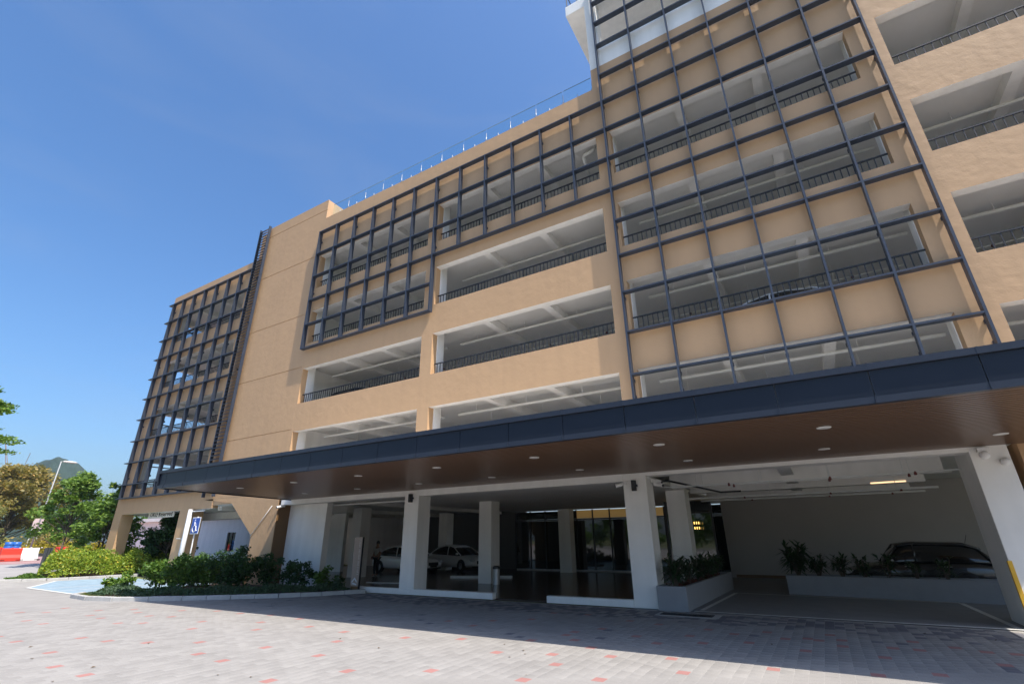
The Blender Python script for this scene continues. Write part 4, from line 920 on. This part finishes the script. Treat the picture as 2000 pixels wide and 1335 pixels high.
# tower crane far off
ORG = mat('crane_orange', (.62, .20, .05), .6); p = on_x(6, 945, -300)
cr = thing('crane', 'distant orange crane rising at the left edge', 'crane', (p[0], p[1], 0))
b = MB(); s = 1.6
for i in range(20):
    z0 = i*1.6
    for (a, c) in ((-1, -1), (1, -1), (1, 1), (-1, 1)): b.tube([(p[0]+a*s/2, p[1]+c*s/2, z0), (p[0]+a*s/2, p[1]+c*s/2, z0+1.6)], .14, 4)
    b.tube([(p[0]+s/2, p[1]-s/2, z0), (p[0]+s/2, p[1]+s/2, z0+1.6)], .09, 4); b.tube([(p[0]-s/2, p[1]-s/2, z0+1.6), (p[0]+s/2, p[1]-s/2, z0)], .09, 4)
b.build('mast', ORG, cr, fix=False)
box('cab', ORG, cr, p[0]-1.5, p[0]+1.5, p[1]-2, p[1]+2.2, 29.5, 33)
b = MB(); A = Vector((p[0], p[1], 32)); T = Vector(on_x(11, 862, -296)); D = (T-A)
for o_ in ((.6, 0), (-.6, .5), (-.6, -.5)): b.tube([A+Vector((0, o_[1], o_[0])), T], .13, 4)
for i in range(18): b.tube([A+D*(i/18)+Vector((0, .5*(1-i/18), -.6*(1-i/18))), A+D*((i+.5)/18)+Vector((0, 0, .6*(1-i/18)))], .08, 4)
b.build('jib', mat('crane_jib', (.55, .35, .33), .6), cr, fix=False)
b = MB().tube([A+Vector((0, 4.5, 1)), A+Vector((0, 5.2, 9))], .15, 4); b.build('a_frame', mat('crane_grey', (.2, .2, .22), .6), cr)

# ------------------------------------------------------------------ signs
a = Vector((-21.3, -1.0, 0)); si = thing('accessible_sign', 'blue and white wheelchair parking sign on a thin pole', 'sign', a)
MB().tube([a+Vector((.05, .03, 0)), a+Vector((.05, .03, 2.95))], .03, 8).build('pole', GALV, si, smooth=True)
bd = box('board', WB, si, a.x-.3, a.x+.4, a.y-.02, a.y+.0, 2.18, 2.92, bevel=.01)
SB = mat('sign_blue', (.015, .085, .42), .4); box('blue_field', SB, bd, a.x-.265, a.x+.365, a.y-.026, a.y-.021, 2.215, 2.885)
b = MB(); cx, cz, yy = a.x+.03, 2.42, a.y-.032
def st2(pts, r): b.tube([(cx+x, yy, cz+z) for x, z in pts], r, 6)
arc = [(.15*math.cos(t)-.0, .15*math.sin(t)) for t in np.linspace(math.radians(130), math.radians(385), 14)]
st2(arc, .022); st2([(-.04, .30), (-.02, .14), (.11, .12), (.17, -.10), (.23, -.08)], .026); st2([(-.03, .22), (.09, .20)], .02)
b.lathe([(.001, -.006), (.04, -.006), (.04, .006), (.001, .006)], 12, (cx-.045, yy, cz+.37), 'y'); b.build('wheelchair_symbol', WB, bd)
q = thing('pylon_sign', 'slim brown vertical pylon sign with pale lettering beside the low step', 'sign', (-11.3, .1, 0))
PY = mat('pylon_bronze', (.34, .265, .215), .5); box('panel', PY, q, -11.55, -11.13, .02, .10, .22, 1.93, bevel=.008); box('plinth', OLIVE, q, -11.52, -11.16, .03, .09, 0, .22); box('edge', BLACK, q, -11.129, -11.11, .02, .10, .05, 1.93)
b = MB(); z = .62
while z < 1.85:
    hh = random.choice((.03, .045, .06)); b.box(-11.25, -11.25+random.choice((.05, .06, .07)), .012, .0195, z, z+hh*.35)
    if random.random() < .6: b.box(-11.25, -11.235, .012, .0195, z, z+hh)
    z += hh+random.choice((.012, .016, .05))
tag(b.build('lettering', mat('pale_lettering', (.62, .58, .52), .5), q, fix=False), kind='stuff')
b = MB(); b.prism_y([(-11.5, .36), (-11.34, .52), (-11.22, .40), (-11.22, .34), (-11.34, .46), (-11.46, .34)], .012, .0195); b.prism_y([(-11.5, .30), (-11.22, .26), (-11.22, .30), (-11.4, .34)], .012, .0195); b.build('emblem', mat('pale_emblem', (.62, .64, .66), .4), q)
hb = thing('hanging_sign', 'white overhead board reading OKU Reserved under the wing', 'sign', (-29, .95, 3.3)); box('board', WHITE, hb, -30.5, -27.6, .95, 1.0, 3.2, 3.6)
tx = -30.25
for ch in 'OKU Reserved':
    if ch == ' ': tx += .12; continue
    fc = bpy.data.curves.new('letter', 'FONT'); fc.body = ch; fc.size = .36; fc.extrude = .006
    fo = bpy.data.objects.new('tmp_text', fc); COL.objects.link(fo); bpy.context.view_layer.update(); dg = bpy.context.evaluated_depsgraph_get(); me = bpy.data.meshes.new_from_object(fo.evaluated_get(dg)); bpy.data.objects.remove(fo)
    me.transform(Matrix.Rotation(PI/2, 4, 'X')); me.materials.clear(); me.materials.append(BLACK); wd = max(v.co.x for v in me.vertices)
    obj('letter', me, hb, loc=Vector((tx, .94, 3.27))-hb.location); tx += wd+.035
nb_ = thing('notice_board', 'black notice board with white border behind the right column', 'sign', (8.2, 1.9, 2)); box('board', BLACK, nb_, 8.0, 8.7, 1.9, 1.95, 1.6, 2.6); box('border', WB, nb_, 8.0, 8.04, 1.885, 1.899, 1.6, 2.6); box('border', WB, nb_, 8.04, 8.7, 1.885, 1.899, 2.56, 2.6)
hr = thing('hose_cabinet', 'red fire hose cabinet on the far white wall of the passage', 'cabinet', (-31.4, 15.6, 1.9)); box('case', REDM, hr, -31.9, -30.95, 15.5, 15.69, 1.65, 2.35, bevel=.02); box('nozzle', REDM, hr, -31.6, -31.3, 15.5, 15.69, 1.4, 1.64)

# ------------------------------------------------------------------ fittings on the columns
def speaker(label, x, y, z):
    t = thing('wall_speaker', label, 'speaker', (x, y, z), 'speakers on the lobby columns'); b = MB()
    b.prism_z([(x-.07, y-.02), (x-.045, y-.16), (x+.045, y-.16), (x+.07, y-.02)], z-.15, z+.15); b.build('cabinet', BLACK, t, bevel=.01)
    box('bracket', BLACK, t, x-.03, x+.1, y-.06, y-.001, z-.03, z+.03); box('grille', mat('grille_black', (.03, .03, .03), .7), t, x-.04, x+.04, y-.166, y-.161, z-.13, z+.13)
speaker('small black speaker on the right-hand lobby column', -.36, WY, 3.2); speaker('small black speaker on the left-hand lobby column', -9.04, WY, 3.27)
def cctv(label, x, y, z, dx, dy):
    t = thing('security_camera', label, 'camera', (x, y, z)); d = Vector((dx, dy, -.25)).normalized(); o_ = Vector((x, y, z))
    box('mount', LAMPW, t, x-.05, x+.05, y-.02, y+.05, z-.02, z+.08); MB().tube([o_, o_+Vector((dx, dy, 0)).normalized()*.1], .02, 6).build('arm', LAMPW, t)
    c = o_+Vector((dx, dy, 0)).normalized()*.1; MB().tube([c-d*.04, c+d*.2], .055, 12).build('housing', LAMPW, t, smooth=False); MB().tube([c+d*.2, c+d*.215], .042, 12).build('lens', BLACK, t)
cctv('white camera pointing left on the right-hand lobby column', -.62, WY-.03, 3.26, -1, -.4); cctv('white camera pointing right beside the right-hand lobby column', .1, .7, 3.32, 1, -.3); cctv('second white camera hanging beside the right-hand lobby column', .22, .5, 3.2, 1, -.6); cctv('white camera on the brown return beside the shrubs', -17.0, .5, 3.3, -.3, -1)
e = thing('emergency_light', 'white round twin emergency lamp above the far right column', 'lamp', (7.52, .2, 3.42))
box('case', LAMPW, e, 7.42, 7.62, .2, WY-.001, 3.42, 3.52, bevel=.01); MB().lathe([(.001, -.12), (.07, -.12), (.09, -.06), (.09, 0), (.001, 0)], 16, (7.52, .28, 3.36), 'y').build('lamp', LAMPW, e, smooth=True)
MB().lathe([(.001, -.09), (.06, -.09), (.08, -.04), (.08, .05), (.001, .05)], 16, (7.82, .28, 3.2), 'y').build('lamp', LAMPW, e, smooth=True)
tb = thing('tube_light', 'lit warm tube light on the ceiling of the right bay', 'lamp', (5.9, 4.6, 3.3)); MB().tube([(5.72, 4.9, 3.27), (6.6, 4.78, 3.27)], .022, 8).build('tube', TUBE, tb, smooth=True); box('batten', LAMPW, tb, 5.7, 6.62, 4.81, 4.88, 3.3, 3.36)
for yy, zz in ((1.4, 3.2), (2.4, 3.25), (4.6, 3.05), (6.8, 3.1)):
    b = MB(); b.tube([(.25, yy, zz), (7.28, yy, zz)], .02 if yy < 4 else .035, 6)
    for x in (1.2, 2.9, 4.6, 6.3): b.tube([(x, yy, zz), (x, yy, 3.94)], .008, 4)
    p = b.build('sprinkler_pipe', GALV, B, fix=False)
    for x in (2.1, 4.6, 6.4): MB().lathe([(.0, -.05), (.03, -.05), (.035, -.02), (.03, .03), (.0, .05)], 8, (x, yy, zz-.02)).build('sprinkler_head', RUST, p, fix=False)
b = MB().tube([(.1, 1.0, 3.34), (.5, 1.0, 3.34), (1.6, 3.0, 3.1), (2.2, 3.0, 3.1)], .03, 6); b.build('drain_run', BLACK, B)
b = MB().tube([(-15, 1.4, 3.3), (-9.5, 1.4, 3.3)], .03, 6); b.build('sprinkler_pipe', GALV, B)
# bin, grate
bn = thing('litter_bin', 'slim stainless bin with black top beside the middle lobby column', 'bin', (-8.2, 5.1, .022)); MB().lathe([(.001, 0), (.15, 0), (.15, .6), (.001, .6)], 20, (-8.2, 5.0, .022)).build('body', STAIN, bn, smooth=False); MB().lathe([(.001, .6), (.16, .6), (.16, .68), (.1, .72), (.001, .72)], 20, (-8.2, 5.0, .022)).build('lid', BLACK, bn)
gr = thing('drain_grate', 'black drain grate in the paving before the near planter', 'grate', (.9, -.45, 0)); box('frame', KERB, gr, .15, 1.65, -.78, -.12, -.011, .006)
for i in range(22): box('bar', BLACK, gr, .27+i*.055, .30+i*.055, -.62, -.3, .0065, .02)
for i in range(3): box('cross_bar', BLACK, gr, .25, 1.5, -.62+i*.15, -.60+i*.15, .007, .018)

# planters and their plants
def planter(label, poly, h):
    t = thing('planter', label, 'planter', (poly[0][0], poly[0][1], 0)); cx = sum(p[0] for p in poly)/4; cy_ = sum(p[1] for p in poly)/4
    b = MB(); n = len(poly); inn = [(p[0]+.12*(1 if p[0] < cx else -1), p[1]+.12*(1 if p[1] < cy_ else -1)) for p in poly]
    b.v = [(*p, .0) for p in poly]+[(*p, h) for p in poly]+[(*p, h) for p in inn]+[(*p, h-.12) for p in inn]
    for k in range(n):
        e_ = (k+1) % n; b.f += [(k, e_, n+e_, n+k), (n+k, n+e_, 2*n+e_, 2*n+k), (2*n+k, 2*n+e_, 3*n+e_, 3*n+k)]
    b.m = [0]*len(b.f); b.build('box', PLANTER, t, bevel=.012); b = MB(); b.face([(*p, h-.08) for p in inn]); b.build('soil', SOIL, t, fix=False); return t
planter('near grey planter running back beside the right-hand lobby column', [(.02, .12), (.80, .12), (.93, 6.9), (.1, 6.9)], .58)
planter('long grey planter in front of the black hatchback', [(2.78, 5.75), (8.6, 4.98), (8.6, 5.93), (2.78, 6.7)], .58)
def spiky(name, label, base, h, n, m, red=False):
    t = thing(name, label, 'plant', base); base = Vector(base); V = []; st = MB()
    for s_ in range(max(3, n//14)):
        a0 = random.uniform(0, 2*PI); tip = base+Vector((math.cos(a0)*h*.22, math.sin(a0)*h*.22, h*random.uniform(.45, .85))); st.tube([base-Vector((0, 0, .05)), tip], [.014, .007], 5)
        for i in range(14):
            a = random.uniform(0, 2*PI); el = random.uniform(-.35, 1.1); L_f = h*random.uniform(.26, .42); d = Vector((math.cos(a)*math.cos(el), math.sin(a)*math.cos(el), math.sin(el)))
            o_ = base.lerp(tip, random.uniform(.35, 1)); sd_ = d.cross(Vector((0, 0, 1))); sd_ = sd_.normalized()*L_f*.10 if sd_.length > 1e-3 else Vector((.02, 0, 0)); mid_ = o_+d*L_f*.5; end = o_+d*L_f-Vector((0, 0, L_f*.25))
            V.append([o_, mid_-sd_, end, mid_+sd_])
    st.build('stems', BARK, t, fix=False); V = np.array([[list(p) for p in q_] for q_ in V]); obj('foliage', np_mesh('foliage', V, np.arange(V.shape[0]*4).reshape(-1, 4), m), t)
labs = ['front leafy plant in the near planter, beside the column', 'second leafy plant in the near planter', 'third leafy plant in the near planter', 'fourth leafy plant in the near planter', 'rear leafy plant in the near planter, before the side glazing']
for i, lab in enumerate(labs): spiky('leafy_plant', lab, (.45+.04*i, .55+i*1.3, .5), .95 if i == 0 else .85, 240, L_PALM if i < 3 else L_DARK)
tag(leaf_cloud(np.stack([RNG.uniform(.2, .75, 260), RNG.uniform(.3, 6.6, 260), RNG.uniform(.5, .62, 260)], 1), .09, L_RED, 'red_ground_leaves', flat=.5), 'low dark red leaves along the rim of the near planter', 'ground cover', kind='stuff')
labs = ['large bushy plant at the left end of the long planter', 'low plant next to the large bushy one in the long planter', 'thin plant before the nose of the black hatchback', 'thin plant before the front wheel of the black hatchback', 'thin plant before the front door of the black hatchback', 'thin plant before the rear door of the black hatchback', 'thin plant before the tail of the black hatchback']
for i, (x, h, n) in enumerate(((3.15, 1.2, 420), (3.75, .85, 200), (4.4, .85, 170), (5.0, .85, 150), (5.6, .9, 90), (6.3, .75, 90), (7.0, .75, 110))): spiky('leafy_plant', labs[i], (x, 6.25-.13*(x-2.8), .5), h, n, L_PALM)

# person beside the parked car
pr = thing('person', 'person in a pale shirt and dark trousers standing beside the white car', 'person', (-17.25, 6.9, .022))
def skin(name, V, E, Rr, m, parent):
    me = bpy.data.meshes.new(name); me.from_pydata(V, E, []); me.materials.append(m); o_ = obj(name, me, parent, loc=(0, 0, 0)); s_ = o_.modifiers.new('skin', 'SKIN'); s_.use_smooth_shade = True
    for i, r_ in enumerate(Rr): me.skin_vertices[0].data[i].radius = r_ if isinstance(r_, tuple) else (r_, r_)
    me.skin_vertices[0].data[0].use_root = True
    u_ = o_.modifiers.new('sub', 'SUBSURF'); u_.levels = 1; u_.render_levels = 2; return o_
SK = mat('skin', (.28, .15, .09), .5); TR = mat('dark_trousers', (.015, .016, .02), .8); SHM = mat('pale_shirt', (.5, .49, .46), .8); HR = mat('black_hair', (.01, .009, .008), .5)
body = skin('body', [(0, 0, .98), (0, 0, 1.18), (0, -.01, 1.38), (0, 0, 1.48), (0, 0, 1.58), (0, -.01, 1.68), (.19, 0, 1.40), (.25, .02, 1.14), (.24, -.1, .92), (.24, -.15, .84), (-.19, 0, 1.40), (-.25, .02, 1.14), (-.24, -.08, .92), (-.24, -.13, .84), (.10, 0, .90), (.11, -.01, .50), (.11, .02, .09), (.12, -.14, .045), (-.10, 0, .90), (-.11, -.02, .50), (-.12, .02, .09), (-.14, -.14, .045)],
     [(0, 1), (1, 2), (2, 3), (3, 4), (4, 5), (2, 6), (6, 7), (7, 8), (8, 9), (2, 10), (10, 11), (11, 12), (12, 13), (0, 14), (14, 15), (15, 16), (16, 17), (0, 18), (18, 19), (19, 20), (20, 21)],
     [(.16, .11), (.15, .10), (.17, .10), .06, (.08, .09), (.075, .09), .065, .05, .038, .035, .065, .05, .038, .035, .09, .062, .045, .04, .09, .062, .045, .04], SK, pr)
skin('shirt', [(0, 0, .96), (0, 0, 1.18), (0, -.01, 1.40), (.2, 0, 1.40), (.245, .015, 1.20), (-.2, 0, 1.40), (-.245, .015, 1.20)], [(0, 1), (1, 2), (2, 3), (3, 4), (2, 5), (5, 6)], [(.18, .125), (.165, .115), (.185, .115), .078, .07, .078, .07], SHM, pr)
skin('trousers', [(0, 0, .97), (.10, 0, .88), (.11, -.01, .50), (.11, .02, .08), (-.10, 0, .88), (-.11, -.02, .50), (-.12, .02, .08)], [(0, 1), (1, 2), (2, 3), (0, 4), (4, 5), (5, 6)], [(.175, .12), .105, .078, .065, .105, .078, .065], TR, pr)
obj('hair', MB().lathe([(.001, .115), (.05, .105), (.085, .06), (.095, .0), (.088, -.05)], 14, (0, .015, 1.68)).mesh('hair', HR, True), pr, loc=(0, 0, 0))

# trees across the drive behind the viewer, which the lobby glass mirrors
for i, lab in enumerate(('leftmost tree mirrored in the lobby glass', 'second tree from the left mirrored in the lobby glass', 'third tree from the left mirrored in the lobby glass', 'fourth tree from the left mirrored in the lobby glass', 'fifth tree from the left mirrored in the lobby glass', 'sixth tree from the left mirrored in the lobby glass', 'seventh tree from the left mirrored in the glazing', 'rightmost tree mirrored in the glazing')):
    make_tree('street_tree', lab, (-38+7*i, -50-(i % 2)*3, 0), 5.6+.5*(i % 3), 3.9, L_BRIGHT, .55, 36, 80, .16, clump_r=1.3, crown_low=.1)
pl2 = thing('passage_lamp', 'small lit ceiling lamp near the red hose cabinet', 'lamp', (-31.3, 14.2, 3.55)); box('case', LAMPW, pl2, -31.6, -31.0, 14.1, 14.3, 3.5, 3.6); box('diffuser', mat('lit_diffuser', (.9, .85, .8), .5, emit=(1, .88, .72), estr=14), pl2, -31.58, -31.02, 14.12, 14.28, 3.47, 3.499)

# ------------------------------------------------------------------ light tropical haze over the whole place
hz = bpy.data.materials.new('air'); hz.use_nodes = True; hn = hz.node_tree; hn.nodes.remove(hn.nodes['Principled BSDF'])
pv_ = hn.nodes.new('ShaderNodeVolumePrincipled'); pv_.inputs['Color'].default_value = (.68, .84, 1.0, 1); pv_.inputs['Density'].default_value = 0.00022; pv_.inputs['Anisotropy'].default_value = 0.25
hn.links.new(pv_.outputs[0], hn.nodes['Material Output'].inputs['Volume'])
tag(MB().box(-1205, 1205, -1205, 1205, -1.5, 92).build('haze', hz, fix=False), 'thin bluish haze over the distant hill', 'haze', kind='stuff')
cy.volume_bounces = 0
